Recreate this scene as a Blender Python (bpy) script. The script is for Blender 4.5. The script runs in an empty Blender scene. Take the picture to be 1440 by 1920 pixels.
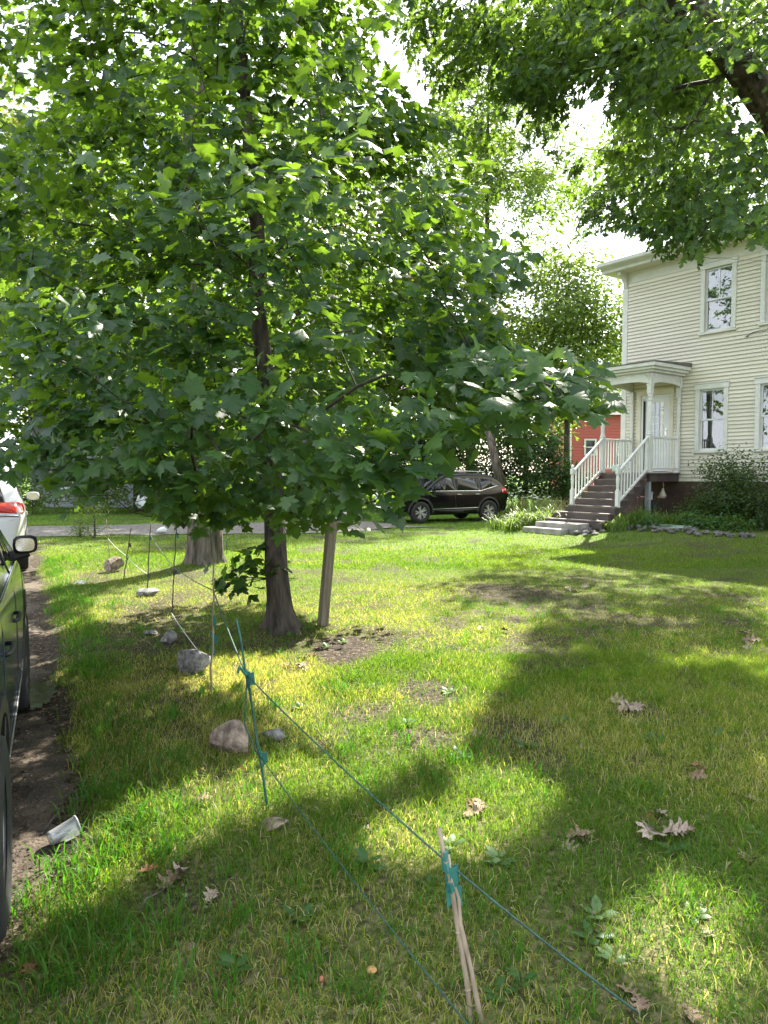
import bpy, bmesh, math, random
import numpy as np
from mathutils import Vector, Matrix
from mathutils.bvhtree import BVHTree
rng = np.random.default_rng(7); random.seed(7)
sc = bpy.context.scene
col = sc.collection
# ------------------------------------------------------------------ camera, sky, sun, exposure
CAM_H = 1.6; PITCH = math.radians(3.0); FPX = 1330.0
cd = bpy.data.cameras.new('camera'); cam = bpy.data.objects.new('camera', cd); col.objects.link(cam)
cam.location = (0, 0, CAM_H); cam.rotation_euler = (math.pi/2 - PITCH, 0, 0)
cd.sensor_fit = 'VERTICAL'; cd.sensor_height = 36.0; cd.lens = FPX/1920*36; cd.clip_start = 0.05; cd.clip_end = 3000
sc.camera = cam
SUN_AZ = math.radians(22); SUN_EL = math.radians(43)      # right of the view direction, above the horizon
SUN = np.array([math.sin(SUN_AZ)*math.cos(SUN_EL), math.cos(SUN_AZ)*math.cos(SUN_EL), math.sin(SUN_EL)])
w = bpy.data.worlds.new('World'); sc.world = w; w.use_nodes = True
nt = w.node_tree; N = nt.nodes; L = nt.links; bg = N['Background']
sky = N.new('ShaderNodeTexSky'); sky.sky_type = 'NISHITA'; sky.sun_disc = False
sky.sun_elevation = SUN_EL; sky.sun_rotation = SUN_AZ; sky.air_density = 1.0; sky.dust_density = 1.5; sky.ozone_density = 1.0
tcw = N.new('ShaderNodeTexCoord'); mpw = N.new('ShaderNodeMapping'); mpw.inputs['Scale'].default_value = (1, 1, 2.2)
cn = N.new('ShaderNodeTexNoise'); cn.inputs['Scale'].default_value = 2.3; cn.inputs['Detail'].default_value = 6; cn.inputs['Roughness'].default_value = .55
crp = N.new('ShaderNodeValToRGB'); crp.color_ramp.elements[0].position = .36; crp.color_ramp.elements[1].position = .62
cm = N.new('ShaderNodeMixRGB'); cm.inputs[2].default_value = (8.6, 8.8, 9.6, 1)      # thin bright cloud
L.new(tcw.outputs['Generated'], mpw.inputs['Vector']); L.new(mpw.outputs[0], cn.inputs['Vector']); L.new(cn.outputs['Fac'], crp.inputs['Fac'])
L.new(crp.outputs['Color'], cm.inputs[0]); L.new(sky.outputs[0], cm.inputs[1]); L.new(cm.outputs[0], bg.inputs['Color'])
bg.inputs['Strength'].default_value = 0.086
sd = bpy.data.lights.new('sun', 'SUN'); sd.energy = 5.0; sd.angle = math.radians(.55); sd.color = (1, .94, .82)
so = bpy.data.objects.new('sun', sd); col.objects.link(so); so.location = (10, 20, 30)
so.rotation_euler = Vector(SUN).to_track_quat('Z', 'Y').to_euler()
sc.view_settings.view_transform = 'Standard'; sc.view_settings.look = 'None'; sc.view_settings.gamma = 1
sc.view_settings.use_curve_mapping = False; sc.view_settings.exposure = 2.2
sc.render.engine = 'CYCLES'
sc.cycles.use_denoising = True
sc.cycles.max_bounces = 8; sc.cycles.diffuse_bounces = 4; sc.cycles.transparent_max_bounces = 12; sc.cycles.transmission_bounces = 4
sc.cycles.caustics_reflective = False; sc.cycles.caustics_refractive = False; sc.cycles.sample_clamp_indirect = 6
# ------------------------------------------------------------------ picture <-> place
def ray(px, py):
    xc = (px-720)/FPX; yc = (960-py)/FPX
    return np.array([xc, math.cos(PITCH)+yc*math.sin(PITCH), -math.sin(PITCH)+yc*math.cos(PITCH)])
O0 = np.array([0, 0, CAM_H])
def at(px, py, Y):
    r = ray(px, py); return O0 + r*(Y/r[1])
def project(p):
    p = np.atleast_2d(p) - O0
    f = p[:, 1]*math.cos(PITCH) - p[:, 2]*math.sin(PITCH); up = p[:, 1]*math.sin(PITCH) + p[:, 2]*math.cos(PITCH)
    ok = f > .05; f = np.where(ok, f, .05)
    return np.stack([720+FPX*p[:, 0]/f, 960-FPX*up/f], 1), ok, f
def inpoly(P, poly):
    x, y = P[:, 0], P[:, 1]; r = np.zeros(len(P), bool); q = np.array(poly, float)
    j = len(q)-1
    for i in range(len(q)):
        xi, yi = q[i]; xj, yj = q[j]
        c = ((yi > y) != (yj > y)) & (x < (xj-xi)*(y-yi)/((yj-yi) if yj != yi else 1e-9)+xi)
        r ^= c; j = i
    return r
def hash2(i, j, s):
    h = np.sin(i*127.1+j*311.7+s*74.7)*43758.5453
    return h-np.floor(h)
def vnoise(x, y, s=0):
    xi = np.floor(x); yi = np.floor(y); fx = x-xi; fy = y-yi; fx = fx*fx*(3-2*fx); fy = fy*fy*(3-2*fy)
    a = hash2(xi, yi, s); b = hash2(xi+1, yi, s); c = hash2(xi, yi+1, s); d = hash2(xi+1, yi+1, s)
    return (a*(1-fx)+b*fx)*(1-fy)+(c*(1-fx)+d*fx)*fy
def fbm(x, y, s=0, o=3):
    r = 0; a = .5; t = 0
    for k in range(o):
        r = r+a*vnoise(x*2**k, y*2**k, s+k*13); t += a; a *= .5
    return r/t
def sstep(a, b, x):
    t = np.clip((x-a)/(b-a), 0, 1); return t*t*(3-2*t)
# house frame: corner C, u along the front, n out of it
HC = np.array([7.03, 21.0]); HU = np.array([.6, -.8]); HN = np.array([-.8, -.6])
# driveway frame: heading DH, its right side DR
DH = np.array([-.4552, .8904]); DR = np.array([.8904, .4552])
DEDGE = 0.28                                              # right edge of the dirt along DR
def gz(x, y):
    x = np.asarray(x, float); y = np.asarray(y, float)
    z = .05*(fbm(x*.5+9, y*.5+3, 1)-.5)+.03*(fbm(x*2.1, y*2.1, 5)-.5)
    t = (x-HC[0])*HN[0]+(y-HC[1])*HN[1]; s = (x-HC[0])*HU[0]+(y-HC[1])*HU[1]
    z = z+.30*sstep(6, 1.8, t)*sstep(-3.5, -.3, s)
    e = x*DR[0]+y*DR[1]
    z = z-.07*sstep(.75, .05, e)*sstep(17, 14, y)
    z = z+.05*np.exp(-((x+1.05)**2+(y-7.28)**2)/.5)+.06*np.exp(-((x+3.3)**2+(y-13.2)**2)/1.2)
    far = np.hypot(x, y)
    return z*sstep(150, 60, far)
def G(px, py):
    z = 0.0
    for _ in range(8):
        r = ray(px, py); p = O0+r*((z-CAM_H)/r[2]); z = float(gz(p[0], p[1]))
    return np.array([p[0], p[1], z])
def HP(s, t, z=None):
    x, y = HC+HU*s+HN*t
    return np.array([x, y, float(gz(x, y)) if z is None else z])
# ------------------------------------------------------------------ objects
def tag(o, label=None, cat=None, group=None, kind=None):
    if label: o['label'] = label
    if cat: o['category'] = cat
    if group: o['group'] = group
    if kind: o['kind'] = kind
    return o
def empty(name, loc=(0, 0, 0), rz=0.0):
    o = bpy.data.objects.new(name, None); col.objects.link(o); o.location = loc; o.rotation_euler = (0, 0, rz); o.empty_display_size = .1
    return o
def link(name, me, mat=None, parent=None):
    o = bpy.data.objects.new(name, me); col.objects.link(o)
    if mat is not None:
        for m in (mat if isinstance(mat, (list, tuple)) else [mat]):
            if m.name not in [q.name for q in me.materials if q]: me.materials.append(m)
    if parent is not None: o.parent = parent
    return o
def npmesh(name, V, F, smooth=True, attrs=None):
    """V (n,3); F (m,k) all the same size, or a list of such arrays"""
    me = bpy.data.meshes.new(name); V = np.asarray(V, np.float32)
    Fs = F if isinstance(F, list) else [F]
    Fs = [np.asarray(f, np.int32) for f in Fs if len(f)]
    me.vertices.add(len(V)); me.vertices.foreach_set('co', V.ravel())
    nl = sum(f.size for f in Fs); npoly = sum(len(f) for f in Fs)
    me.loops.add(nl); me.loops.foreach_set('vertex_index', np.concatenate([f.ravel() for f in Fs]))
    st = []; tot = []; k = 0
    for f in Fs:
        st.append(k+np.arange(len(f))*f.shape[1]); k += f.size
    me.polygons.add(npoly); me.polygons.foreach_set('loop_start', np.concatenate(st).astype(np.int32))
    me.polygons.foreach_set('use_smooth', np.full(npoly, smooth, bool))
    for an, av in (attrs or {}).items():
        av = np.asarray(av, np.float32)
        if av.ndim == 1:
            a = me.attributes.new(an, 'FLOAT', 'POINT'); a.data.foreach_set('value', av)
        else:
            a = me.attributes.new(an, 'FLOAT_COLOR', 'POINT'); a.data.foreach_set('color', np.c_[av, np.ones(len(av))].astype(np.float32).ravel())
    me.update(calc_edges=True); me.validate()
    return me
class MB:
    def __init__(s): s.v = []; s.f = []; s.n = 0
    def add(s, V, F):
        V = np.asarray(V, float).reshape(-1, 3)
        s.v.append(V); s.f += [tuple(int(i)+s.n for i in f) for f in F]; s.n += len(V); return s
    def box(s, x0, x1, y0, y1, z0, z1):
        V = [(x, y, z) for x in (x0, x1) for y in (y0, y1) for z in (z0, z1)]
        return s.add(V, [(0, 1, 3, 2), (4, 6, 7, 5), (0, 4, 5, 1), (2, 3, 7, 6), (0, 2, 6, 4), (1, 5, 7, 3)])
    def prism(s, poly, y0, y1, axis='y'):
        n = len(poly); V = []
        for yy in (y0, y1):
            for a, b in poly: V.append((a, yy, b) if axis == 'y' else ((yy, a, b) if axis == 'x' else (a, b, yy)))
        F = [tuple(range(n)), tuple(range(2*n-1, n-1, -1))]+[(i, n+i, n+(i+1) % n, (i+1) % n) for i in range(n)]
        return s.add(V, F)
    def tube(s, pts, r, k=8, cap=True):
        V, F = sweep(np.asarray(pts, float), r, k)
        fl = [tuple(q) for q in F]
        if cap:
            n = len(pts); fl += [tuple(range(k-1, -1, -1)), tuple(range((n-1)*k, n*k))]
        return s.add(V, fl)
    def lathe(s, prof, k=16, c=(0, 0, 0), axis='z'):
        V = []; n = len(prof)
        for i in range(k):
            a = 2*math.pi*i/k
            for r, h in prof:
                p = (r*math.cos(a), r*math.sin(a), h) if axis == 'z' else (r*math.cos(a), h, r*math.sin(a))
                V.append((p[0]+c[0], p[1]+c[1], p[2]+c[2]))
        F = [(i*n+j, ((i+1) % k)*n+j, ((i+1) % k)*n+j+1, i*n+j+1) for i in range(k) for j in range(n-1)]
        return s.add(V, F)
    def build(s, name, mat, parent=None, smooth=False, bevel=0, fix=True):
        me = bpy.data.meshes.new(name); V = np.concatenate(s.v)
        me.from_pydata([tuple(v) for v in V], [], s.f)
        bm = bmesh.new(); bm.from_mesh(me)
        if fix: bmesh.ops.recalc_face_normals(bm, faces=bm.faces)
        if bevel:
            bmesh.ops.bevel(bm, geom=[e for e in bm.edges if len(e.link_faces) == 2 and e.calc_face_angle(0) > .6], offset=bevel, segments=2, profile=.5, affect='EDGES', clamp_overlap=True)
        bm.to_mesh(me); bm.free()
        if smooth: me.polygons.foreach_set('use_smooth', np.ones(len(me.polygons), bool))
        me.update()
        return link(name, me, mat, parent)
def sweep(P, r, k=6):
    P = np.asarray(P, float); n = len(P); r = np.broadcast_to(np.asarray(r, float), (n,))
    T = np.gradient(P, axis=0); T /= np.linalg.norm(T, axis=1)[:, None]+1e-9
    ref = np.array([.31, .2, .93]) if abs(T[0] @ np.array([.31, .2, .93])) < .9 else np.array([1., 0, 0])
    A = np.empty((n, 3)); a = ref-T[0]*(ref @ T[0]); a /= np.linalg.norm(a)
    for i in range(n):
        a = a-T[i]*(a @ T[i]); a /= np.linalg.norm(a)+1e-9; A[i] = a
    B = np.cross(T, A); th = np.arange(k)*2*math.pi/k
    V = P[:, None]+r[:, None, None]*(np.cos(th)[None, :, None]*A[:, None]+np.sin(th)[None, :, None]*B[:, None])
    i = np.arange(n-1)[:, None]*k; j = np.arange(k)[None]; j2 = (j+1) % k
    F = np.stack([i+j, i+j2, i+k+j2, i+k+j], -1).reshape(-1, 4)
    return V.reshape(-1, 3), F
def copy_tree(o, parent=None):
    c = o.copy(); col.objects.link(c)
    if parent is not None: c.parent = parent
    for ch in o.children: copy_tree(ch, c)
    return c
# ------------------------------------------------------------------ materials
def nodes(name):
    m = bpy.data.materials.new(name); m.use_nodes = True
    return m, m.node_tree.nodes, m.node_tree.links, m.node_tree.nodes['Principled BSDF']
def pmat(name, c1, c2=None, scale=6, rough=.6, metal=0, bump=0, bscale=None, stretch=(1, 1, 1), spec=.5, coat=0, detail=5, lo=.35, hi=.65):
    m, N, L, b = nodes(name)
    b.inputs['Roughness'].default_value = rough; b.inputs['Metallic'].default_value = metal
    b.inputs['Specular IOR Level'].default_value = spec; b.inputs['Coat Weight'].default_value = coat; b.inputs['Coat Roughness'].default_value = .04
    tc = N.new('ShaderNodeTexCoord'); mp = N.new('ShaderNodeMapping'); mp.inputs['Scale'].default_value = stretch
    L.new(tc.outputs['Object'], mp.inputs['Vector'])
    if c2 is None: c2 = tuple(v*.82 for v in c1)
    n1 = N.new('ShaderNodeTexNoise'); n1.inputs['Scale'].default_value = scale; n1.inputs['Detail'].default_value = detail
    L.new(mp.outputs[0], n1.inputs['Vector'])
    cr = N.new('ShaderNodeValToRGB'); e = cr.color_ramp.elements; e[0].position = lo; e[1].position = hi
    e[0].color = (*c1, 1); e[1].color = (*c2, 1)
    L.new(n1.outputs['Fac'], cr.inputs['Fac']); L.new(cr.outputs[0], b.inputs['Base Color'])
    if bump:
        n2 = N.new('ShaderNodeTexNoise'); n2.inputs['Scale'].default_value = bscale or scale*3; n2.inputs['Detail'].default_value = 6
        L.new(mp.outputs[0], n2.inputs['Vector'])
        bp = N.new('ShaderNodeBump'); bp.inputs['Strength'].default_value = bump; bp.inputs['Distance'].default_value = .02
        L.new(n2.outputs['Fac'], bp.inputs['Height']); L.new(bp.outputs[0], b.inputs['Normal'])
    return m
def leafmat(name, dark, light, trans, rough=.42, tw=.42, spec=.45):
    """a leaf: glossy green face, light coming through; 'rnd' (0..1) per leaf picks its tone"""
    m, N, L, b = nodes(name); out = N['Material Output']
    at_ = N.new('ShaderNodeAttribute'); at_.attribute_name = 'rnd'
    mx = N.new('ShaderNodeMixRGB'); mx.inputs[1].default_value = (*dark, 1); mx.inputs[2].default_value = (*light, 1)
    L.new(at_.outputs['Fac'], mx.inputs[0])
    b.inputs['Roughness'].default_value = rough; b.inputs['Specular IOR Level'].default_value = spec
    L.new(mx.outputs[0], b.inputs['Base Color'])
    tr = N.new('ShaderNodeBsdfTranslucent'); t2 = N.new('ShaderNodeMixRGB')
    t2.inputs[1].default_value = (*[v*.75 for v in trans], 1); t2.inputs[2].default_value = (*trans, 1)
    L.new(at_.outputs['Fac'], t2.inputs[0]); L.new(t2.outputs[0], tr.inputs['Color'])
    ms = N.new('ShaderNodeMixShader'); ms.inputs[0].default_value = tw
    L.new(b.outputs[0], ms.inputs[1]); L.new(tr.outputs[0], ms.inputs[2]); L.new(ms.outputs[0], out.inputs['Surface'])
    return m
def colmat(name, rough=.6, tw=.35, spec=.25, tmul=(1.15, 1.25, .6)):
    """colour from the 'col' attribute (per blade), with light through it"""
    m, N, L, b = nodes(name); out = N['Material Output']
    a = N.new('ShaderNodeAttribute'); a.attribute_name = 'col'
    b.inputs['Roughness'].default_value = rough; b.inputs['Specular IOR Level'].default_value = spec
    L.new(a.outputs['Color'], b.inputs['Base Color'])
    tr = N.new('ShaderNodeBsdfTranslucent'); mu = N.new('ShaderNodeMixRGB'); mu.blend_type = 'MULTIPLY'; mu.inputs[0].default_value = 1
    mu.inputs[2].default_value = (*tmul, 1); L.new(a.outputs['Color'], mu.inputs[1]); L.new(mu.outputs[0], tr.inputs['Color'])
    ms = N.new('ShaderNodeMixShader'); ms.inputs[0].default_value = tw
    L.new(b.outputs[0], ms.inputs[1]); L.new(tr.outputs[0], ms.inputs[2]); L.new(ms.outputs[0], out.inputs['Surface'])
    return m
def glassmat(name, tint=(.6, .65, .65), refl=.06, rough=.01):
    m, N, L, b = nodes(name); out = N['Material Output']; N.remove(b)
    tp = N.new('ShaderNodeBsdfTransparent'); tp.inputs[0].default_value = (*tint, 1)
    gl = N.new('ShaderNodeBsdfGlossy'); gl.inputs['Roughness'].default_value = rough
    fr = N.new('ShaderNodeFresnel'); fr.inputs[0].default_value = 1.52
    ad = N.new('ShaderNodeMath'); ad.operation = 'ADD'; ad.inputs[1].default_value = refl; L.new(fr.outputs[0], ad.inputs[0])
    ms = N.new('ShaderNodeMixShader'); L.new(ad.outputs[0], ms.inputs[0]); L.new(tp.outputs[0], ms.inputs[1]); L.new(gl.outputs[0], ms.inputs[2])
    L.new(ms.outputs[0], out.inputs['Surface'])
    return m
M = {}
M['bark'] = pmat('bark', (.016, .013, .010), (.085, .068, .050), 14, .9, bump=1.0, bscale=26, stretch=(1, 1, .22))
M['bark_grey'] = pmat('bark_grey', (.035, .029, .023), (.17, .145, .115), 13, .9, bump=1.2, bscale=22, stretch=(1, 1, .18))
M['twig'] = pmat('twig', (.028, .021, .015), (.06, .045, .033), 20, .85, bump=.3)
M['maple'] = leafmat('maple_leaf', (.015, .055, .016), (.042, .105, .020), (.24, .42, .025))
M['maple_far'] = leafmat('maple_leaf_far', (.017, .050, .014), (.040, .090, .018), (.22, .38, .025), rough=.5)
M['oak'] = leafmat('oak_leaf', (.018, .058, .018), (.045, .105, .022), (.24, .40, .03), rough=.4)
M['pale'] = leafmat('pale_leaf', (.055, .11, .018), (.12, .18, .026), (.24, .36, .03), rough=.5)
M['yellow'] = leafmat('yellow_leaf', (.10, .14, .018), (.20, .23, .03), (.32, .37, .03), rough=.5)
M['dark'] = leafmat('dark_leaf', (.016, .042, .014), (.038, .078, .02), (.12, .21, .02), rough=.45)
M['shrub'] = leafmat('shrub_leaf', (.022, .055, .016), (.06, .11, .03), (.2, .3, .04), rough=.4)
# ------------------------------------------------------------------ ground, driveway, road
ELL = []      # bare or thin spots: (x, y, rx, ry, strength)
def bare(px, py, wpx, hpx, k):
    a = G(px-wpx/2, py); b = G(px+wpx/2, py); c = G(px, py-hpx/2); d = G(px, py+hpx/2)
    ELL.append(((a[0]+b[0])/2, (c[1]+d[1])/2, abs(b[0]-a[0])/2, abs(c[1]-d[1])/2, k))
for a in [(230, 1230, 330, 170, .72), (300, 1330, 260, 160, .6), (120, 1250, 160, 320, .75), (650, 1220, 190, 80, .98), (560, 1250, 130, 60, .6),
          (950, 1115, 240, 50, .85), (1080, 1130, 160, 40, .5), (790, 1300, 170, 70, .9), (690, 1340, 170, 60, .8), (720, 1200, 100, 40, .85), (800, 1390, 200, 60, .85), (960, 1370, 180, 70, .7),
          (1200, 1340, 160, 50, .75), (360, 1680, 260, 120, .6), (60, 1660, 150, 90, .6), (700, 1420, 160, 60, .4), (1360, 1020, 200, 40, .35), (330, 1150, 220, 50, .5), (540, 1200, 200, 60, .6),
          (420, 1470, 260, 90, .45), (90, 1860, 140, 60, .4), (1240, 1560, 130, 60, .4), (420, 1830, 200, 80, .4), (200, 1440, 150, 120, .3), (190, 1075, 90, 22, .7), (880, 1540, 120, 40, .4), (1060, 1580, 120, 40, .4)]: bare(*a)
def dedge(u): return DEDGE-.46*sstep(3.7, 2.1, u)
def soilmask(x, y):
    m = np.zeros_like(x)
    jx = (fbm(x*2.2, y*2.2, 41)-.5)*.5; jy = (fbm(x*2.2+7, y*2.2, 43)-.5)*.5
    for (cx, cy, rx, ry, k) in ELL:
        sc_ = 1+0*x
        d = np.hypot((x+jx*min(1, rx)-cx)/rx, (y+jy*min(1, ry)-cy)/ry)
        m = np.maximum(m, k*sstep(1.15, .45, d))
    m = np.maximum(m, .7*sstep(.56, .72, fbm(x*1.3, y*1.3, 77))*(.4+.6*sstep(2.8, 5, y))); m = np.maximum(m, .75*sstep(.60, .74, fbm(x*3.4, y*3.4, 79))*sstep(14, 8, y)*(.35+.65*sstep(2.8, 5, y)))
    e = x*DR[0]+y*DR[1]+.35*(fbm(x*1.5, y*1.5, 21)-.5)
    de = dedge(x*DH[0]+y*DH[1]); m = np.maximum(m, sstep(.12, -.06, e-de)*sstep(18, 16, y)*(y > -9))
    return m
def roadband(x, y):
    lo = 18.4+.09*(x+9)+.5*(fbm(x*.6, y*0+3, 8)-.5)*2; hi = 22.0+.30*np.clip(x+9, -30, 8)+.5*(fbm(x*.5, y*0, 9)-.5)
    return lo, hi
def warp(a, b, c, fine, n0, growth):
    """coordinates fine around c, coarser towards a and b"""
    r = [c]; s = fine
    while r[-1] < b:
        r.append(r[-1]+s); s *= growth if r[-1]-c > n0 else 1
    l = [c]; s = fine
    while l[-1] > a:
        l.append(l[-1]-s); s *= growth if c-l[-1] > n0 else 1
    return np.array(sorted(set(l[1:]+r)))
gx = warp(-900, 900, -.3, .10, 5.5, 1.08); gy = warp(-400, 1500, 5.5, .10, 5.5, 1.06)
X, Y = np.meshgrid(gx, gy); Z = gz(X, Y)
fine = np.exp(-((X/9)**2+((Y-6)/8)**2)); Z = Z+fine*.022*(fbm(X*9, Y*9, 91, 2)-.5)
nx, ny = len(gx), len(gy)
idx = np.arange(nx*ny).reshape(ny, nx)
F = np.stack([idx[:-1, :-1], idx[:-1, 1:], idx[1:, 1:], idx[1:, :-1]], -1).reshape(-1, 4)
V = np.stack([X, Y, Z], -1).reshape(-1, 3)
sm = soilmask(V[:, 0], V[:, 1])
def groundmat():
    m, N, L, b = nodes('lawn_ground'); b.inputs['Roughness'].default_value = .95; b.inputs['Specular IOR Level'].default_value = .15
    tc = N.new('ShaderNodeTexCoord'); at_ = N.new('ShaderNodeAttribute'); at_.attribute_name = 'soil'
    def noise(s, d=6):
        n = N.new('ShaderNodeTexNoise'); n.inputs['Scale'].default_value = s; n.inputs['Detail'].default_value = d; L.new(tc.outputs['Object'], n.inputs['Vector']); return n
    def ramp(src, *st):
        r = N.new('ShaderNodeValToRGB'); e = r.color_ramp.elements
        while len(e) < len(st): e.new(.5)
        for q, (p, c) in zip(e, st): q.position = p; q.color = (*c, 1)
        L.new(src, r.inputs['Fac']); return r
    thatch = ramp(noise(34).outputs['Fac'], (.3, (.030, .036, .012)), (.5, (.10, .105, .035)), (.62, (.21, .19, .085)), (.75, (.10, .13, .03)))
    green = ramp(noise(.7).outputs['Fac'], (.3, (.075, .16, .018)), (.7, (.12, .21, .025)))
    sl = ramp(noise(26, 8).outputs['Fac'], (.3, (.018, .013, .009)), (.5, (.050, .038, .027)), (.68, (.125, .10, .075)), (.76, (.24, .2, .15)))
    pos = N.new('ShaderNodeSeparateXYZ'); L.new(tc.outputs['Object'], pos.inputs[0])
    mr = N.new('ShaderNodeMapRange'); mr.inputs[1].default_value = 9; mr.inputs[2].default_value = 26; L.new(pos.outputs['Y'], mr.inputs[0])
    m1 = N.new('ShaderNodeMixRGB'); L.new(mr.outputs[0], m1.inputs[0]); L.new(thatch.outputs[0], m1.inputs[1]); L.new(green.outputs[0], m1.inputs[2])
    m2 = N.new('ShaderNodeMixRGB'); L.new(at_.outputs['Fac'], m2.inputs[0]); L.new(m1.outputs[0], m2.inputs[1]); L.new(sl.outputs[0], m2.inputs[2])
    L.new(m2.outputs[0], b.inputs['Base Color'])
    bp = N.new('ShaderNodeBump'); bp.inputs['Strength'].default_value = .8; bp.inputs['Distance'].default_value = .03
    L.new(noise(45, 8).outputs['Fac'], bp.inputs['Height']); L.new(bp.outputs[0], b.inputs['Normal'])
    return m
M['ground'] = groundmat()
tag(link('ground', npmesh('ground', V, F, True, {'soil': sm}), M['ground']), kind='structure')
# dirt driveway: a strip along DH, its right edge ragged
M['dirt'] = pmat('dirt', (.045, .035, .027), (.12, .095, .070), 5, .8, bump=1.0, bscale=38, spec=.2, detail=9)
uu = np.concatenate([np.arange(-8, 13, .09), np.arange(13, 21.6, .5)]); vv = np.concatenate([np.linspace(-3.2, -1.2, 10), np.linspace(-1.1, .0, 20)])
U_, V_ = np.meshgrid(uu, vv)
ex = .30*(fbm(uu*1.3, uu*0+2, 31)-.5)+.12*(fbm(uu*6, uu*0+4, 32)-.5)
K = dedge(uu)[None]+V_+ex[None]*sstep(-2.2, 0, V_)
X = U_*DH[0]+K*DR[0]; Y = U_*DH[1]+K*DR[1]; Z = gz(X, Y)+.028*sstep(0, -.25, V_)-.012+.02*(fbm(X*7, Y*7, 55, 2)-.5)-.02*np.exp(-((K+.25)/.3)**2)
idx = np.arange(X.size).reshape(X.shape)
F = np.stack([idx[:-1, :-1], idx[:-1, 1:], idx[1:, 1:], idx[1:, :-1]], -1).reshape(-1, 4)
tag(link('driveway', npmesh('driveway', np.stack([X, Y, Z], -1).reshape(-1, 3), F), M['dirt']), kind='structure')
# gravel lane across the back
M['gravel'] = pmat('gravel', (.13, .115, .10), (.25, .23, .205), 9, .95, bump=.8, bscale=30, spec=.2, detail=9)
xs = np.arange(-45, 1.6, .35); ws = np.linspace(0, 1, 14); XS, WS = np.meshgrid(xs, ws)
lo, hi = roadband(xs, xs*0); tp = sstep(1.6, -1.8, xs); mid = (lo+hi)/2; lo = mid+(lo-mid)*tp; hi = mid+(hi-mid)*tp
YS = lo[None]+(hi-lo)[None]*WS; ZS = gz(XS, YS)+.02+.02*(fbm(XS*2, YS*2, 12)-.5)
idx = np.arange(XS.size).reshape(XS.shape); F = np.stack([idx[:-1, :-1], idx[:-1, 1:], idx[1:, 1:], idx[1:, :-1]], -1).reshape(-1, 4)
tag(link('gravel_road', npmesh('gravel_road', np.stack([XS, YS, ZS], -1).reshape(-1, 3), F), M['gravel']), kind='structure')
# puddle in the rut
M['water'] = pmat('puddle_water', (.012, .010, .008), (.02, .016, .012), 5, .05, bump=.05, bscale=14, spec=.35)
pc = G(66, 1306); th = np.linspace(0, 2*math.pi, 60, endpoint=False)
rr = 1+.9*(fbm(np.cos(th)*1.6+5, np.sin(th)*1.6+5, 3)-.5)+.6*(fbm(np.cos(th)*6+5, np.sin(th)*6+5, 6)-.5)
P = np.stack([pc[0]+rr*(np.cos(th)*.34*DH[0]+np.sin(th)*.17*DR[0]), pc[1]+rr*(np.cos(th)*.34*DH[1]+np.sin(th)*.17*DR[1])], 1)
pz = float(gz(pc[0], pc[1]))+.022
Vp = np.r_[np.c_[P, np.full(60, pz)], [[pc[0], pc[1], pz]]]
tag(link('puddle', npmesh('puddle', Vp, np.array([(i, (i+1) % 60, 60) for i in range(60)])), M['water']), kind='structure')
# ------------------------------------------------------------------ grass (nobody could count it)
M['grass'] = colmat('grass_blades', .55, .55, .3, (1.3, 1.3, .6))
def lushness(x, y):
    return fbm(x*.55+3, y*.55, 61)
def grasscolor(x, y, n):
    g = np.array([.085, .185, .016]); g2 = np.array([.175, .265, .024]); yl = np.array([.32, .35, .06]); st = np.array([.46, .42, .21])
    lush = fbm(x*.9, y*.9, 71); r = rng.random(n); t = np.clip(lush*1.5-.25+(r-.5)*.7, 0, 1)[:, None]
    c = g2*(1-t)+g*t
    near = sstep(12, 6, y); dry = fbm(x*.7+20, y*.7, 73)+.10*sstep(7, 3, y)+.12*np.exp(-((x-.1)**2+(y-5.4)**2)/2.5)
    py = np.clip((dry-.42)*2.6, 0, .85)*(.35+.65*near)*(1-.7*sstep(.6, 2.0, x)*sstep(2.8, 4.5, y))
    pick = rng.random(n); c = np.where((pick < py)[:, None], yl, c); c = np.where((rng.random(n) < py*.5*near+.04*near)[:, None], st, c)
    return c*(.75+.5*rng.random(n))[:, None]
def blades(x, y, h, wd, bend, cols, seg, lean=None):
    n = len(x); z = gz(x, y)-.004; a = rng.random(n)*2*math.pi; b = rng.random(n)*2*math.pi
    d = np.stack([np.cos(a), np.sin(a), 0*a], 1); s = np.stack([np.cos(b), np.sin(b), 0*b], 1)
    base = np.stack([x, y, z], 1); up = np.array([0, 0, 1.])
    tip = base+d*(h*bend)[:, None]+up*(h*np.sqrt(np.clip(1-(bend*.8)**2, .08, 1)))[:, None]
    if seg == 1:
        V = np.stack([base-s*wd[:, None], base+s*wd[:, None], tip], 1); F = np.arange(n*3).reshape(-1, 3); k = 3; Fs = [F]
    else:
        mid = base+d*(h*bend*.28)[:, None]+up*(h*.58)[:, None]
        V = np.stack([base-s*wd[:, None]*.8, base+s*wd[:, None]*.8, mid+s*wd[:, None], mid-s*wd[:, None], tip], 1)
        o = np.arange(n)[:, None]*5; Fs = [o+np.array([[0, 1, 2, 3]]), o+np.array([[3, 2, 4]])]; k = 5
    return V.reshape(-1, 3), Fs, np.repeat(cols, k, 0)
def sample(n, d0, d1, spread, power):
    u = rng.random(n)
    d = d0*(d1/d0)**u if power == 0 else (d0**power+u*(d1**power-d0**power))**(1/power)
    return (rng.random(n)*2-1)*spread*d, d
HS = lambda x, y: ((x-HC[0])*HU[0]+(y-HC[1])*HU[1], (x-HC[0])*HN[0]+(y-HC[1])*HN[1])
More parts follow.
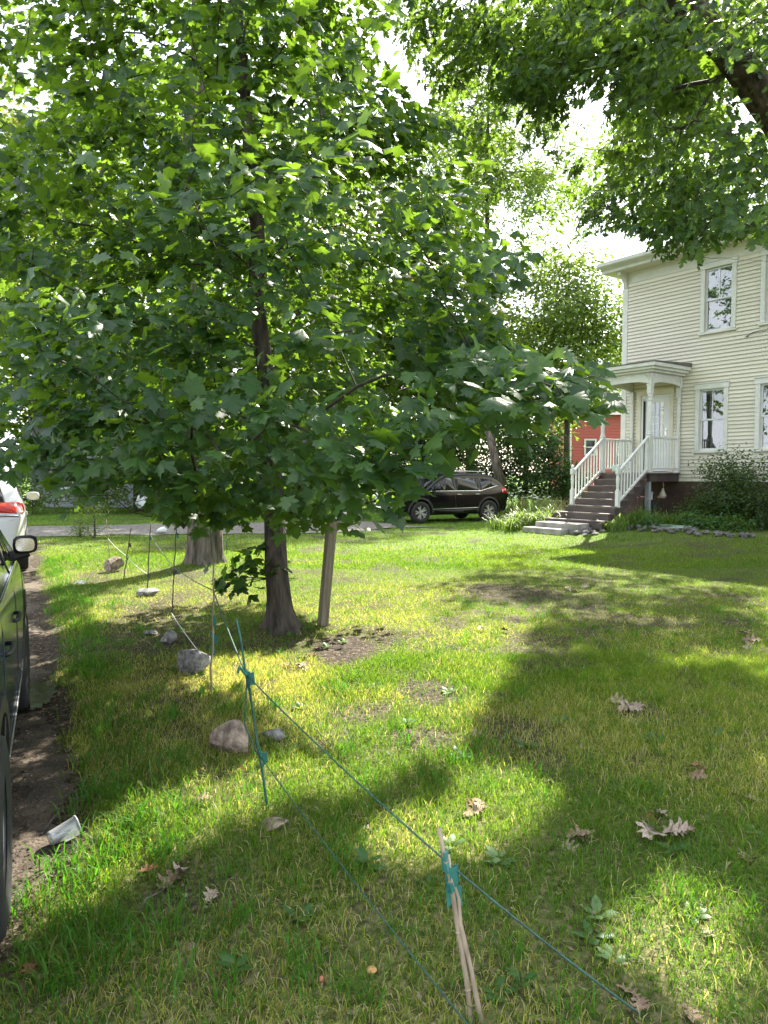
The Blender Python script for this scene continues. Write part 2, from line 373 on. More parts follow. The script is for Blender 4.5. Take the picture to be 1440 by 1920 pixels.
def keep(x, y):
    m = soilmask(x, y); lo, hi = roadband(x, y)
    ok = (rng.random(len(x)) > m*1.02)
    ok &= ~((y > lo+.05) & (y < hi-.05) & (x < .2))
    s, t = HS(x, y); ok &= ~((s > -.3) & (t < 2.5) & (t > -9)); ok &= ~((s > .2) & (s < 1.9) & (t < 4.3) & (t > 0))
    ok &= (np.hypot(x+1.05, y-7.28) > .2) & (np.hypot(x+3.32, y-13.15) > .34)
    return ok
parts = []
def addgrass(x, y, hm, wm, bmin, bmax, seg, cols=None):
    k = keep(x, y); x, y = x[k], y[k]; n = len(x)
    hh = hm*(.45+.9*rng.random(n))*(.6+.8*lushness(x, y)); ww = wm*(.7+.6*rng.random(n)); be = bmin+(bmax-bmin)*rng.random(n)
    c = grasscolor(x, y, n) if cols is None else cols[k]
    parts.append(blades(x, y, hh, ww, be, c, seg))
x, y = sample(190000, 1.55, 6.2, .63, 2); addgrass(x, y, .055, .0016, .3, 1.1, 2)
n_ = 110000; y = rng.uniform(-1.5, 7, n_); x = rng.choice([-1, 1], n_)*(.6*np.clip(y, 0, None)+rng.random(n_)**1.3*4.2); addgrass(x, y, .06, .0036, .3, 1.05, 1)      # the lawn goes on beside and behind the camera
x, y = sample(300000, 5.0, 15, .66, .6); addgrass(x, y, .05, .0032, .3, 1.05, 1)
x, y = sample(175000, 12, 45, .66, .25); addgrass(x, y, .06, .0085, .3, 1.0, 1)
# longer lush tufts along the driveway edge and here and there
def tufts(cx, cy, rad, hgt, nb, wd, seg=2):
    n = len(cx)*nb; x = np.repeat(cx, nb)+rng.normal(0, 1, n)*np.repeat(rad, nb); y = np.repeat(cy, nb)+rng.normal(0, 1, n)*np.repeat(rad, nb)
    h = np.repeat(hgt, nb)*(.5+.7*rng.random(n)); be = .25+.75*rng.random(n)
    g = np.array([.06, .18, .016])*(.8+.6*rng.random(n))[:, None]; g[rng.random(n) < .15] = (.16, .2, .04)
    s, t = HS(x, y)
    parts.append(blades(x, y, h, np.full(n, wd)*(.7+.6*rng.random(n)), be, g, seg))
pts = np.array([G(a, b)[:2] for a, b in [(160, 1440), (200, 1420), (240, 1470), (170, 1490), (220, 1500), (290, 1440), (270, 1400), (190, 1380), (150, 1520), (250, 1540), (330, 1530), (180, 1590), (230, 1600), (140, 1640), (100, 1630), (170, 1660), (60, 1700), (300, 1600),
    (420, 1340), (380, 1310), (440, 1330), (330, 1350), (90, 1720), (450, 1300), (350, 1420), (480, 1350), (520, 1330), (60, 1800), (120, 1850), (250, 1800), (330, 1860), (440, 1880), (180, 1760), (300, 1740), (420, 1740), (560, 1810), (640, 1600), (660, 1650), (160, 1340), (130, 1180), (100, 1150), (160, 1130), (760, 1400), (860, 1430), (700, 1490), (640, 1420), (900, 1400), (600, 1290), (640, 1300)]])
tufts(pts[:, 0], pts[:, 1], np.full(len(pts), .055), np.full(len(pts), .125), 46, .0026)
x, y = sample(520, 1.8, 9, .6, 1); k = keep(x, y); tufts(x[k], y[k], np.full(k.sum(), .035), .06+.06*rng.random(k.sum()), 22, .002)
e_u = rng.uniform(2, 15, 240); e_k = dedge(e_u)+.10+rng.exponential(.16, 240)
tufts(e_u*DH[0]+e_k*DR[0], e_u*DH[1]+e_k*DR[1], np.full(240, .05), .05+.08*rng.random(240), 26, .0024)
vo = 0; VV = []; FF = {3: [], 4: []}; CC = []
for Vg, Fs, Cg in parts:
    VV.append(Vg); CC.append(Cg)
    for f in Fs: FF[f.shape[1]].append(f+vo)
    vo += len(Vg)
gm = npmesh('grass', np.concatenate(VV), [np.concatenate(FF[k]) for k in FF if FF[k]], True, {'col': np.concatenate(CC)})
tag(link('grass', gm, M['grass']), 'patchy green and yellowing lawn grass with longer tufts by the dirt drive', 'grass', kind='stuff')
# leaf litter, grit and crumbs on the bare spots
def litter(n, region, size, cols, name, lab, cat, flat=.35):
    x, y = region(n); z = gz(x, y)+.006; n = len(x)
    a = rng.random(n)*6.28; sz = size*(.5+rng.random(n)); d = np.stack([np.cos(a), np.sin(a), 0*a], 1); e = np.stack([-np.sin(a), np.cos(a), 0*a], 1)
    c = np.stack([x, y, z], 1); t = rng.normal(0, flat, (n, 4))*sz[:, None]
    V = np.stack([c-d*sz[:, None], c-e*(sz*.5)[:, None], c+d*sz[:, None], c+e*(sz*.5)[:, None]], 1); V[:, :, 2] += np.abs(t)
    cl = np.array(cols)[rng.integers(0, len(cols), n)]*(.6+.8*rng.random(n))[:, None]
    tag(link(name, npmesh(name, V.reshape(-1, 3), np.arange(n*4).reshape(-1, 4), False, {'col': np.repeat(cl, 4, 0)}), M['grass']), lab, cat, kind='stuff')
def soilreg(n):
    x, y = sample(n*3, 1.7, 13, .62, .8); k = soilmask(x, y) > .35+.3*rng.random(n*3); return x[k], y[k]
litter(20000, soilreg, .0085, [(.12, .085, .055), (.20, .15, .10), (.05, .036, .024), (.30, .25, .18), (.09, .07, .04)], 'leaf_litter', 'dry crumbled leaf litter on the bare soil patches', 'leaf litter')
def allreg(n):
    x, y = sample(n, 1.7, 14, .62, .9); k = keep(x, y); return x[k], y[k]
litter(9000, allreg, .011, [(.05, .12, .02), (.07, .15, .03), (.35, .30, .2)], 'clover', 'low clover leaves and bits scattered through the lawn grass', 'ground cover', .5)
# ------------------------------------------------------------------ the cream house
M['siding'] = pmat('cream_siding', (.79, .755, .63), (.71, .675, .55), 3, .55, bump=.05, bscale=60, stretch=(.3, 1, 2))
_n = M['siding'].node_tree; _b = _n.nodes['Principled BSDF']; _src = _b.inputs['Base Color'].links[0].from_socket
_oi = _n.nodes.new('ShaderNodeObjectInfo'); _mr = _n.nodes.new('ShaderNodeMapRange'); _mr.inputs[3].default_value = .90; _mr.inputs[4].default_value = 1.0; _hs = _n.nodes.new('ShaderNodeHueSaturation')
_n.links.new(_oi.outputs['Random'], _mr.inputs[0]); _n.links.new(_mr.outputs[0], _hs.inputs['Value']); _n.links.new(_src, _hs.inputs['Color']); _n.links.new(_hs.outputs[0], _b.inputs['Base Color'])
M['trim'] = pmat('white_trim', (.70, .71, .66), (.62, .63, .58), 4, .5, bump=.04, bscale=40)
M['trim2'] = pmat('cream_trim', (.66, .63, .50), (.60, .57, .44), 4, .5)
M['brown'] = pmat('brown_boards', (.055, .038, .034), (.095, .07, .062), 5, .6, bump=.15, bscale=40, stretch=(.4, 1, 1))
M['tread'] = pmat('worn_tread', (.10, .075, .064), (.165, .13, .112), 5, .65, bump=.15, bscale=40, stretch=(.4, 1, 1))
M['found'] = pmat('painted_foundation', (.06, .034, .028), (.095, .055, .045), 4, .8, bump=.4, bscale=25)
M['shingle'] = pmat('roof_shingle', (.10, .095, .09), (.17, .16, .15), 12, .9, bump=.5)
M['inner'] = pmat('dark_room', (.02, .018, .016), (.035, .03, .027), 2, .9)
M['glass'] = glassmat('window_glass', (.75, .8, .8), .10)
M['curtain'] = pmat('red_curtain', (.22, .09, .08), (.30, .14, .12), 3, .8, stretch=(6, 1, .3))
M['lace'] = pmat('lace_curtain', (.58, .57, .52), (.70, .69, .64), 5, .8, stretch=(6, 1, .5))
M['board'] = pmat('window_insert', (.30, .32, .33), (.36, .38, .39), 5, .5)
M['doorwhite'] = pmat('door_paint', (.74, .76, .78), (.68, .70, .72), 3, .35)
M['metal'] = pmat('brushed_metal', (.45, .45, .44), (.6, .6, .58), 20, .3, metal=1)
M['brass'] = pmat('dull_brass', (.30, .20, .07), (.4, .27, .1), 20, .35, metal=1)
M['slate'] = pmat('flagstone', (.20, .185, .165), (.36, .34, .31), 3, .85, bump=.5, bscale=20)
house = empty('house', (HC[0], HC[1], 0), math.atan2(HU[1], HU[0]))
tag(house, 'two-storey cream clapboard house with white trim and small columned porch', 'house')
OPEN = [(2.46, 3.18, 5.38, 7.00), (4.02, 4.74, 5.38, 7.00), (2.38, 3.04, 2.26, 3.86), (3.96, 4.66, 2.26, 3.86), (.62, 1.50, 1.68, 3.84), (6.2, 6.95, 5.38, 7.0), (6.2, 6.95, 2.26, 3.86), (8.6, 9.35, 5.38, 7.0), (8.6, 9.35, 2.26, 3.86)]
HL, HD, ZB, ZT = 11.5, 8.5, 1.43, 7.12
def wallpieces(y0, y1):
    mb = MB(); xs = sorted({0, HL, *[o[0] for o in OPEN], *[o[1] for o in OPEN]})
    for a, b in zip(xs, xs[1:]):
        m = (a+b)/2; zs = sorted((o[2], o[3]) for o in OPEN if o[0] < m < o[1]); z = ZB
        for z0, z1 in zs: mb.box(a, b, y0, y1, z, z0); z = z1
        mb.box(a, b, y0, y1, z, ZT+.35)
    return mb
mbw = wallpieces(.004, .16)
for a in [(.0, .16, .163, HD-.163, ZB, ZT+.35), (HL-.16, HL, .163, HD-.163, ZB, ZT+.35), (0, HL, HD-.16, HD, ZB, ZT+.35), (.17, HL-.17, .17, HD-.17, 4.3, 4.5)]: mbw.box(*a)
wall = mbw.build('wall', M['siding'], house)
EXP = .098; cb_me = MB().prism([(-.004, 0), (-.034, -.003), (-.010, .112), (-.004, .112)], 0, 1, 'x')
M['lapshade'] = pmat('lap_shadow_line', (.36, .34, .27), (.43, .40, .33), 4, .7)
cb_me.prism([(-.0305, -.012), (-.0355, -.012), (-.0345, .004), (-.0305, .004)], 0, 1, 'x')  # darker strip along the butt: the shadow line under each lap, as colour
cbo = cb_me.build('clapboard', [M['siding'], M['lapshade']], wall)
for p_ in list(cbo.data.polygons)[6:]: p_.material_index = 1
cme = cbo.data; first = True
CAS = .115
ncb = 0; z = ZB
while z < ZT-.02:
    cuts = sorted((o[0]-CAS, o[1]+CAS) for o in OPEN if o[2]-.13 < z+.08 and o[3]+CAS > z+.03); x = .13; segs = []
    for a, b in cuts: segs.append((x, a)); x = max(x, b)
    segs.append((x, 5.6 if True else HL)); 
    for a, b in segs:
        b = min(b, HL-.13)
        if b-a < .03: continue
        o = cbo if first else bpy.data.objects.new('clapboard', cme)
        if not first: col.objects.link(o); o.parent = wall
        first = False; o.location = (a+.002, random.uniform(-.0015, .0015), z+random.uniform(-.0015, .0015)); o.scale = (b-a-.004, 1, 1); ncb += 1
    z += EXP
z = ZB; far = MB()
while z < ZT-.02:        # beyond the picture's edge: joined
    cuts = sorted((o[0]-CAS, o[1]+CAS) for o in OPEN if o[0] > 5.7 and o[2]-.13 < z+.08 and o[3]+CAS > z+.03); x = 5.604
    for a, b in cuts+[(HL-.13, HL)]:
        far.prism([(-.004, z), (-.034, z-.003), (-.010, z+.112), (-.004, z+.112)], x, a-.002, 'x'); x = b
    z += EXP
o = far.build('clapboards', M['siding'], wall); o['kind'] = 'stuff'
mb = MB()                                  # gable side: simple courses, seen only from aside
z = ZB
while z < ZT-.02: mb.prism([(.004, z), (-.018, z+.002), (-.006, z+.11), (.004, z+.11)], .13, HD-.13); z += EXP
o = mb.build('clapboards', M['siding'], wall); o['kind'] = 'stuff'
MB().box(-.04, .128, -.04, .12, ZB-.01, ZT).build('corner_board', M['trim'], house)
MB().box(HL-.128, HL+.04, -.04, .12, ZB-.01, ZT).build('corner_board', M['trim'], house)
MB().box(-.01, HL+.01, -.01, HD+.01, -.2, ZB-.004).build('foundation', M['found'], house)
fz = MB(); fz.box(-.03, HL+.03, -.035, .0, ZT+.003, ZT+.30); fz.box(-.03, HL+.03, -.06, -.037, ZT+.25, ZT+.32); fz.build('frieze_board', M['trim'], house)
cs = MB().prism([(-.52, 7.44), (-.52, 7.50), (-.60, 7.56), (-.60, 7.66), (HD+.6, 7.66), (HD+.6, 7.56), (HD+.52, 7.50), (HD+.52, 7.44)], -.44, HL+.62, 'x'); cornice = cs.build('cornice', M['trim'], house)
MB().prism([(-.66, 7.56), (-.72, 7.60), (-.73, 7.69), (-.605, 7.69), (-.605, 7.56)], -.48, HL+.68, 'x').build('gutter', M['trim'], cornice)
MB().box(-.40, HL+.55, -.50, -.02, 7.425, 7.438).build('soffit', M['trim2'], cornice)
rf = MB(); e = .64
rf.add([(-.46, -e, 7.67), (HL+e, -e, 7.67), (HL+e, HD+e, 7.67), (-.46, HD+e, 7.67), (4.2, HD/2, 9.0), (HL-4.2, HD/2, 9.0)], [(0, 1, 5, 4), (1, 2, 5), (2, 3, 4, 5), (3, 0, 4), (3, 2, 1, 0)])
rf.build('roof', M['shingle'], house)
bk = MB().prism([(-.03, 7.42), (-.40, 7.42), (-.40, 7.34), (-.28, 7.30), (-.16, 7.20), (-.08, 7.05), (-.03, 6.98)], .02, .12, 'x'); bk.build('bracket', M['trim'], house)
def window(s0, s1, z0, z1, style):
    W = MB(); c = CAS; y = -.055
    W.box(s0-c, s0-.001, y, .0, z0-.02, z1+.002); W.box(s1+.001, s1+c, y, .0, z0-.02, z1+.002); W.box(s0-c-.02, s1+c+.02, y-.012, .0, z1+.004, z1+c+.03)
    W.box(s0-c-.03, s1+c+.03, y-.028, .0, z1+c+.032, z1+c+.06)
    win = W.build('window', M['trim'], house, bevel=.004)
    MB().prism([(.02, z0-.022), (-.09, z0-.035), (-.09, z0-.075), (.0, z0-.085)], s0-c-.03, s1+c+.03, 'x').build('sill', M['trim'], win)
    zm = (z0+z1)/2; r = .042
    for (a, b, yy) in ((zm-.02, z1, .020), (z0, zm+.02, .052)):
        S = MB(); S.box(s0+.002, s0+r, yy, yy+.03, a, b); S.box(s1-r, s1-.002, yy, yy+.03, a, b); S.box(s0+r, s1-r, yy, yy+.03, b-r, b-.001); S.box(s0+r, s1-r, yy, yy+.03, a+.001, a+r*1.1)
        if style['muntin'] and a > z0: S.box((s0+s1)/2-.011, (s0+s1)/2+.011, yy+.004, yy+.026, a+r, b-r)
        S.build('sash', M['doorwhite'], win)
        MB().box(s0+r-.004, s1-r+.004, yy+.012, yy+.017, a+r-.004, b-r+.004).build('pane', M['glass'], win)
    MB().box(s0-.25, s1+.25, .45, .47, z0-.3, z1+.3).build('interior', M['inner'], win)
    if style.get('curtain'):
        n = 40; xs = np.linspace(s0, s1, n); zz = np.array([z0+.02, (z0+z1)/2, z1-.02]); V = []; 
        for k, zq in enumerate(zz):
            for i, xq in enumerate(xs):
                f = 1-.35*(1-k/2); xm = s1-(s1-xq)*(f*.62 if style['curtain'] != 'full' else 1); V.append((xm, .13+.018*math.sin(i*1.35+k*.6), zq))
        F = [(k*n+i, k*n+i+1, (k+1)*n+i+1, (k+1)*n+i) for k in range(2) for i in range(n-1)]
        o = MB().add(V, F).build('curtain', M[style.get('cmat', 'curtain')], win, smooth=True, fix=False)
    if style.get('shade'): MB().box(s0+.02, s1-.02, .095, .100, z0+(z1-z0)*style['shade'], z1-.03).build('roller_shade', M['lace'], win)
    if style.get('insert'): MB().box(s0+.13, s1-.05, .088, .092, z0+.05, zm-.05).build('insert_panel', M['board'], win)
    return win
window(*OPEN[0], dict(muntin=1, shade=.5, insert=1)); window(*OPEN[1], dict(muntin=1, shade=.8))
window(*OPEN[2], dict(muntin=1, curtain='side', shade=.93)); window(*OPEN[3], dict(muntin=0, curtain='full', cmat='lace'))
for o_ in OPEN[5:]: window(*o_, dict(muntin=1, shade=.6))
# small attic cable hook on the wall
mb = MB(); mb.tube([(3.60, -.05, 5.10), (3.75, -.06, 5.16), (4.4, -.09, 5.20), (6.5, -.4, 5.4)], .009, 6); mb.tube([(3.62, -.02, 5.10), (3.60, -.06, 5.07), (3.57, -.05, 5.09)], .012, 6)
mb.build('cable', pmat('cable_sheath', (.06, .06, .06), (.1, .1, .1), 8, .6), house, smooth=True)
# door
s0, s1, z0, z1 = OPEN[4]
D = MB(); D.box(s0-.13, s0-.001, -.045, 0, 1.67, z1+.002); D.box(s1+.001, s1+.13, -.045, 0, 1.67, z1+.002); D.box(s0-.15, s1+.15, -.055, 0, z1+.004, z1+.16); D.box(s0-.17, s1+.17, -.075, 0, z1+.162, z1+.20)
MB_d = D.build('door', M['trim2'], house, bevel=.004)
lf = MB(); g0, g1, h0, h1 = s0+.24, s1-.20, 2.64, 3.64
lf.box(s0+.02, g0, .03, .075, 1.70, z1-.02); lf.box(g1, s1-.02, .03, .075, 1.70, z1-.02); lf.box(g0+.0005, g1-.0005, .03, .075, h1, z1-.02); lf.box(g0+.0005, g1-.0005, .03, .075, 1.70, h0)
leaf_d = lf.build('door_leaf', M['doorwhite'], MB_d)
pn = MB(); 
for a, b in ((g0+.01, (g0+g1)/2-.02), ((g0+g1)/2+.02, g1-.01)): pn.box(a, b, .018, .03-.001, 1.90, 2.50)
pn.build('door_panel', M['doorwhite'], MB_d, bevel=.006)
mu = MB()
for k in range(1, 3): mu.box(g0+(g1-g0)*k/3-.009, g0+(g1-g0)*k/3+.009, .036, .066, h0, h1)
for k in range(1, 5): mu.box(g0, g1, .038, .064, h0+(h1-h0)*k/5-.009, h0+(h1-h0)*k/5+.009)
mu.build('muntin_grid', M['doorwhite'], MB_d)
MB().box(g0-.005, g1+.005, .048, .053, h0-.005, h1+.005).build('pane', M['glass'], MB_d)
MB().box(s0, s1, .14, .15, 1.7, z1).build('interior', M['lace'], MB_d)
st = MB(); st.box(s0+.002, s0+.055, -.012, .018, 1.69, z1-.003); st.box(s1-.055, s1-.002, -.012, .018, 1.69, z1-.003); st.box(s0+.055, s1-.055, -.012, .018, z1-.06, z1-.003); st.build('storm_frame', M['doorwhite'], MB_d)
MB().box(s0+.058, s0+.11, -.004, .014, 1.75, 3.70).build('side_light', M['inner'], MB_d)
h = MB(); h.tube([(s1-.12, .03, 2.66), (s1-.12, -.03, 2.66), (s1-.12, -.045, 2.74), (s1-.12, -.03, 2.84), (s1-.12, .03, 2.84)], .011, 6); h.box(s1-.145, s1-.095, .02, .0295, 2.60, 2.90); h.build('handle', M['metal'], MB_d)
MB().box(s1+.20, s1+.25, -.055, -.022, 2.96, 3.06).build('doorbell', M['brass'], house)
# porch
PZ = 1.66; S0, S1, T1 = .36, 1.80, 1.42
pd = MB()
dk = MB().box(S0-.06, S1+.08, -T1-.08, -.03, PZ-.04, PZ)
porch = MB().box(S0, S1+.03, -T1+.0, -.04, PZ-.24, PZ-.043).build('porch', M['brown'], house)
for k in range(10):
    a = -T1-.08+k*(T1+.05)/10; MB().box(S0-.06, S1+.08, a+.003, a+(T1+.05)/10-.003, PZ-.042, PZ).build('deck_board', M['tread'], porch, bevel=.003)
R0 = .06
# roof slab, cornice, frieze beams with a shallow arch
pr = MB(); pr.box(S0-.30, S1+.32, -T1-.34, -.03, 4.40, 4.50); pr.box(S0-.24, S1+.26, -T1-.28, -.032, 4.33, 4.398); pr.box(S0-.16, S1+.18, -T1-.20, -.034, 4.27, 4.328)
proof = pr.build('porch_roof', M['trim'], porch, bevel=.01)
MB().prism([(-T1-.36, 4.502), (-T1-.36, 4.52), (-.03, 4.60), (-.03, 4.502)], S0-.32, S1+.34, 'x').build('roofing', M['shingle'], proof)
def arch(a, b, zt, drop, flat, n=18): return [(a, zt), (b, zt)]+[(b+(a-b)*k/n, flat-drop*(abs(2*k/n-1)**3)) for k in range(n+1)]
fr = MB(); fr.prism(arch(S0-.06, S1+.07, 4.268, .10, 4.06), -T1-.09, -T1-.03, 'y'); fr.build('arched_beam', M['trim'], porch)
for sx in (S0-.06, S1+.01): MB().prism(arch(-T1-.028, -.035, 4.266, .10, 4.05), sx, sx+.06, 'x').build('arched_beam', M['trim'], porch)
MB().box(S0-.03, S1+.0, -T1, -.05, 4.245, 4.264).build('porch_ceiling', M['trim2'], porch)
def post_mesh():
    m = MB()
    m.box(-.06, .06, -.06, .06, 0, .98); m.lathe([(.0, .98), (.07, .985), (.075, 1.01), (.055, 1.03), (.062, 1.06), (.05, 1.09), (.058, 1.3), (.066, 1.75), (.05, 1.86), (.065, 1.89), (.065, 1.93), (.048, 1.95), (.066, 1.99), (.066, 2.03), (.05, 2.05), (0, 2.052)], 16)
    m.box(-.062, .062, -.062, .062, 2.054, 2.28); m.box(-.075, .075, -.075, .075, 2.282, 2.31)
    return m
po = post_mesh().build('post', M['trim'], porch); pme = po.data; po.location = (S1+.01, -T1-.02, PZ)
q = bpy.data.objects.new('post', pme); col.objects.link(q); q.parent = porch; q.location = (S0+.0, -T1-.02, PZ)
for sx in (S0, S1+.01):
    q = bpy.data.objects.new('pilaster', pme); col.objects.link(q); q.parent = porch; q.location = (sx, -.09, PZ); q.scale = (.85, .6, 1)
cap = MB()
for k in range(8):
    a = k*math.pi/4; c_, s_ = math.cos(a), math.sin(a); t_ = np.linspace(0, 1, 6)
    cap.tube([(c_*(.05+.10*t**2.2), s_*(.05+.10*t**2.2), 2.30+.26*t) for t in t_], [.022, .022, .020, .018, .016, .02], 6)
cap.lathe([(.05, 2.29), (.065, 2.42), (.12, 2.56), (0, 2.565)], 12)
co = cap.build('capital', M['trim'], porch, smooth=True); co.location = (S1+.01, -T1-.02, PZ)
q = bpy.data.objects.new('capital', co.data); col.objects.link(q); q.parent = porch; q.location = (S0, -T1-.02, PZ)
bkt = MB().prism([(-.04, 4.26), (-.16, 4.26), (-.15, 4.16), (-.09, 4.06), (-.04, 3.98)], S1+.03, S1+.09, 'x').build('bracket', M['trim'], porch)
# railings: rails and single balusters
bal = MB(); bal.box(-.016, .016, -.016, .016, 0, .74); balme = None
def baluster(x, y, z, hgt):
    global balme
    if balme is None:
        o = bal.build('baluster', M['trim'], porch); balme = o.data
    else:
        o = bpy.data.objects.new('baluster', balme); col.objects.link(o); o.parent = porch
    o.location = (x, y, z); o.scale = (1, 1, hgt/.74)
for sx in (S0, S1+.01):
    MB().box(sx-.035, sx+.035, -T1+.04, -.15, PZ+.90, PZ+.95).build('rail', M['trim'], porch, bevel=.008)
    MB().box(sx-.025, sx+.025, -T1+.04, -.15, PZ+.09, PZ+.13).build('rail', M['trim'], porch, bevel=.006)
    for k in range(9): baluster(sx, -T1+.13+k*.125, PZ+.131, .768)
# stairs
RISE, RUN = .172, .27; NST = 7
for k in range(NST):
    zt = PZ-RISE*(k+1); ty = -T1-.085-RUN*(k+1)
    wide = .0 if k < 5 else (.12 if k == 5 else .34)
    stp = MB().box(S0-.02-wide, S1+.02, ty-.02, ty+RUN-.004, zt-.035, zt).build('step', M['tread'], porch, bevel=.004)
    MB().box(S0+.0-wide, S1+.0, ty+RUN-.03, ty+RUN-.006, zt+.001, zt+RISE-.037).build('riser', M['brown'], porch)
MB().box(S0-.34, S1, -T1-.085-RUN*NST-.0, -T1-.085-RUN*NST+.02, PZ-RISE*NST-.22, PZ-RISE*NST-.036).build('riser', M['brown'], porch)
sg = MB()
for sx in (S0-.005, S1-.03): sg.prism([(-T1-.08, PZ-.25), (-T1-.08, PZ-.05)]+[p for k in range(NST-1) for p in ((-T1-.085-RUN*(k+1)+.0, PZ-RISE*(k+1)-.04-RISE*0), (-T1-.085-RUN*(k+1), PZ-RISE*(k+2)-.04))]+[(-T1-.085-RUN*NST+.02, PZ-RISE*NST-.04), (-T1-.085-RUN*NST+.02, PZ-RISE*NST-.2), (-T1-.3, PZ-.55)], sx, sx+.03, 'x')
sg.build('stringer', M['brown'], porch)
NT = -T1-.085-RUN*5+.10; NZ = PZ-RISE*5
for sx in (S0+.02, S1-.01):
    n_ = MB(); n_.box(-.045, .045, -.045, .045, 0, .42); n_.lathe([(.0, .42), (.05, .425), (.035, .46), (.045, .7), (.036, .80), (.05, .83), (0, .835)], 12); n_.box(-.045, .045, -.045, .045, .836, .98); n_.lathe([(.0, .98), (.05, .985), (.03, 1.0), (.045, 1.03), (.04, 1.06), (.015, 1.085), (0, 1.09)], 12)
    o = n_.build('newel', M['trim'], porch); o.location = (sx, NT, NZ-.02)
    a = (-T1-.06, PZ+.90); b = (NT+.04, NZ+.86)
    MB().prism([(a[0], a[1]), (a[0], a[1]+.06), (b[0], b[1]+.06), (b[0], b[1])], sx-.035, sx+.035, 'x').build('rail', M['trim'], porch, bevel=.008)
    MB().prism([(a[0], PZ+.06), (a[0], PZ+.12), (b[0], NZ+.14), (b[0], NZ+.08)], sx-.025, sx+.025, 'x').build('rail', M['trim'], porch, bevel=.005)
    for k in range(9):
        t = (k+.7)/9.6; yy = a[0]+(b[0]-a[0])*t; zb_ = PZ+.115+(NZ+.135-PZ-.115)*t; zt_ = a[1]+(b[1]-a[1])*t; baluster(sx, yy, zb_, zt_-zb_+.01)
MB().box(S1-.12, S1-.0, -T1+.02, -T1+.12, .2, PZ-.243).build('support_post', pmat('grey_pier', (.28, .30, .32), (.36, .38, .4), 6, .7), porch)
MB().box(S0+.1, S0+.2, -T1+.02, -T1+.12, .2, PZ-.243).build('support_post', M['brown'], porch)
# things on and under the porch, and at the stairs
def on_house(x, y, z): 
    p = HC+HU*x-HN*y; return (p[0], p[1], z)
M['mint'] = pmat('mint_glaze', (.42, .58, .54), (.50, .66, .61), 5, .35)
mb = MB().lathe([(0, 0), (.09, 0), (.115, .06), (.12, .20), (.11, .21), (.10, .20), (0, .19)], 16); mb.lathe([(.02, .2), (.02, .55), (0, .55)], 8)
o = mb.build('planter', M['mint'], smooth=True); o.location = on_house(S0+.30, -T1+.2, PZ); tag(o, 'pale mint planter pot with a stick on the porch top beside the stairs', 'planter')
M['milk'] = pmat('milky_plastic', (.55, .56, .55), (.65, .66, .65), 6, .45)
ju = MB().lathe([(0, 0), (.07, .0), (.075, .02), (.075, .15), (.03, .23), (.022, .24), (.022, .27), (0, .27)], 14); ju.tube([(.06, 0, .14), (.09, 0, .18), (.06, 0, .22)], .012, 6)
o = ju.build('plastic_jug', M['milk'], smooth=True); zj = float(gz(*on_house(S1-.3, -.5, 0)[:2])); 
mbs_ = MB().box(-.16, .16, -.12, .12, 0, .62); sh = mbs_.build('storage_crate', pmat('dark_crate', (.03, .03, .035), (.05, .05, .055), 6, .6), bevel=.01); sh.location = on_house(S1-.25, -T1+.5, zj); sh.rotation_euler.z = house.rotation_euler.z
tag(sh, 'dark crate standing in the shadow under the porch deck', 'crate')
o.location = on_house(S1-.25, -T1+.45, zj+.62); tag(o, 'milky plastic jug under the porch deck', 'jug')
lan = MB(); lan.lathe([(0, 0), (.08, .02), (.10, .09), (.07, .15), (.03, .24), (.035, .27), (0, .28)], 14); lan.tube([(0, 0, .27), (.02, 0, .34), (0, 0, .42), (0, 0, .46)], .006, 6)
o = lan.build('hanging_lantern', pmat('tan_glass', (.42, .36, .28), (.55, .5, .42), 6, .3), smooth=True); o.location = on_house(S1+.0, -.75, PZ-.70); tag(o, 'tan bulbous lantern hanging under the porch edge', 'lantern')
lt = MB().box(-.16, .16, -.008, .008, 0, .10); 
# landing stones
for k, (a, b, c, d, z_, lb) in enumerate([(S0-.25, S1-.35, -T1-.085-RUN*7-.52, -T1-.085-RUN*7-.01, .38, 'upper flat landing stone below the last brown step'), (S0-.40, S1-.6, -T1-.085-RUN*7-.85, -T1-.085-RUN*7-.45, .25, 'lower flat landing stone at the edge of the lawn')]):
    m = MB().box(a, b, c, d, .0, z_); o = m.build('landing_stone', M['slate'], bevel=.02); o.location = (HC[0], HC[1], 0); o.rotation_euler.z = house.rotation_euler.z; tag(o, lb, 'stone slab', 'landing stones')
# ------------------------------------------------------------------ leaves and trees
from mathutils.geometry import tessellate_polygon
def leafshape(right, fan=None, fold=.22, droop=.18):
    out = list(right)+[(-a, b) for a, b in right[-2:0:-1]]
    if fan is not None:
        P = out+[fan]; n = len(out); T = [(i, (i+1) % n, n) for i in range(n)]
    else:
        P = out; T = [tuple(t) for t in tessellate_polygon([[Vector((a, b, 0)) for a, b in out]])]
    V = np.array([(a, b, -fold*abs(a)-droop*(b-.3)**2*(1 if b > .3 else .5)+.05*math.sin(7*a+5*b)) for a, b in P])
    T = [t if np.cross(V[t[1], :2]-V[t[0], :2], V[t[2], :2]-V[t[0], :2]) > 0 else t[::-1] for t in T]
    return V, np.array(T)
MAPLE = leafshape([(0, 0), (.16, -.12), (.46, -.10), (.40, .06), (.37, .15), (.54, .20), (.70, .43), (.52, .44), (.43, .53), (.25, .49), (.31, .70), (.15, .76), (0, 1.0)], (0, .24))
MAPLE_LO = leafshape([(0, 0), (.42, -.09), (.35, .15), (.66, .42), (.26, .48), (.26, .70), (0, 1)], (0, .25))
OAK = leafshape([(0, 0), (.07, .13), (.22, .15), (.11, .27), (.36, .38), (.29, .46), (.12, .46), (.40, .66), (.29, .70), (.12, .66), (.20, .86), (0, 1)], None, .25, .25)
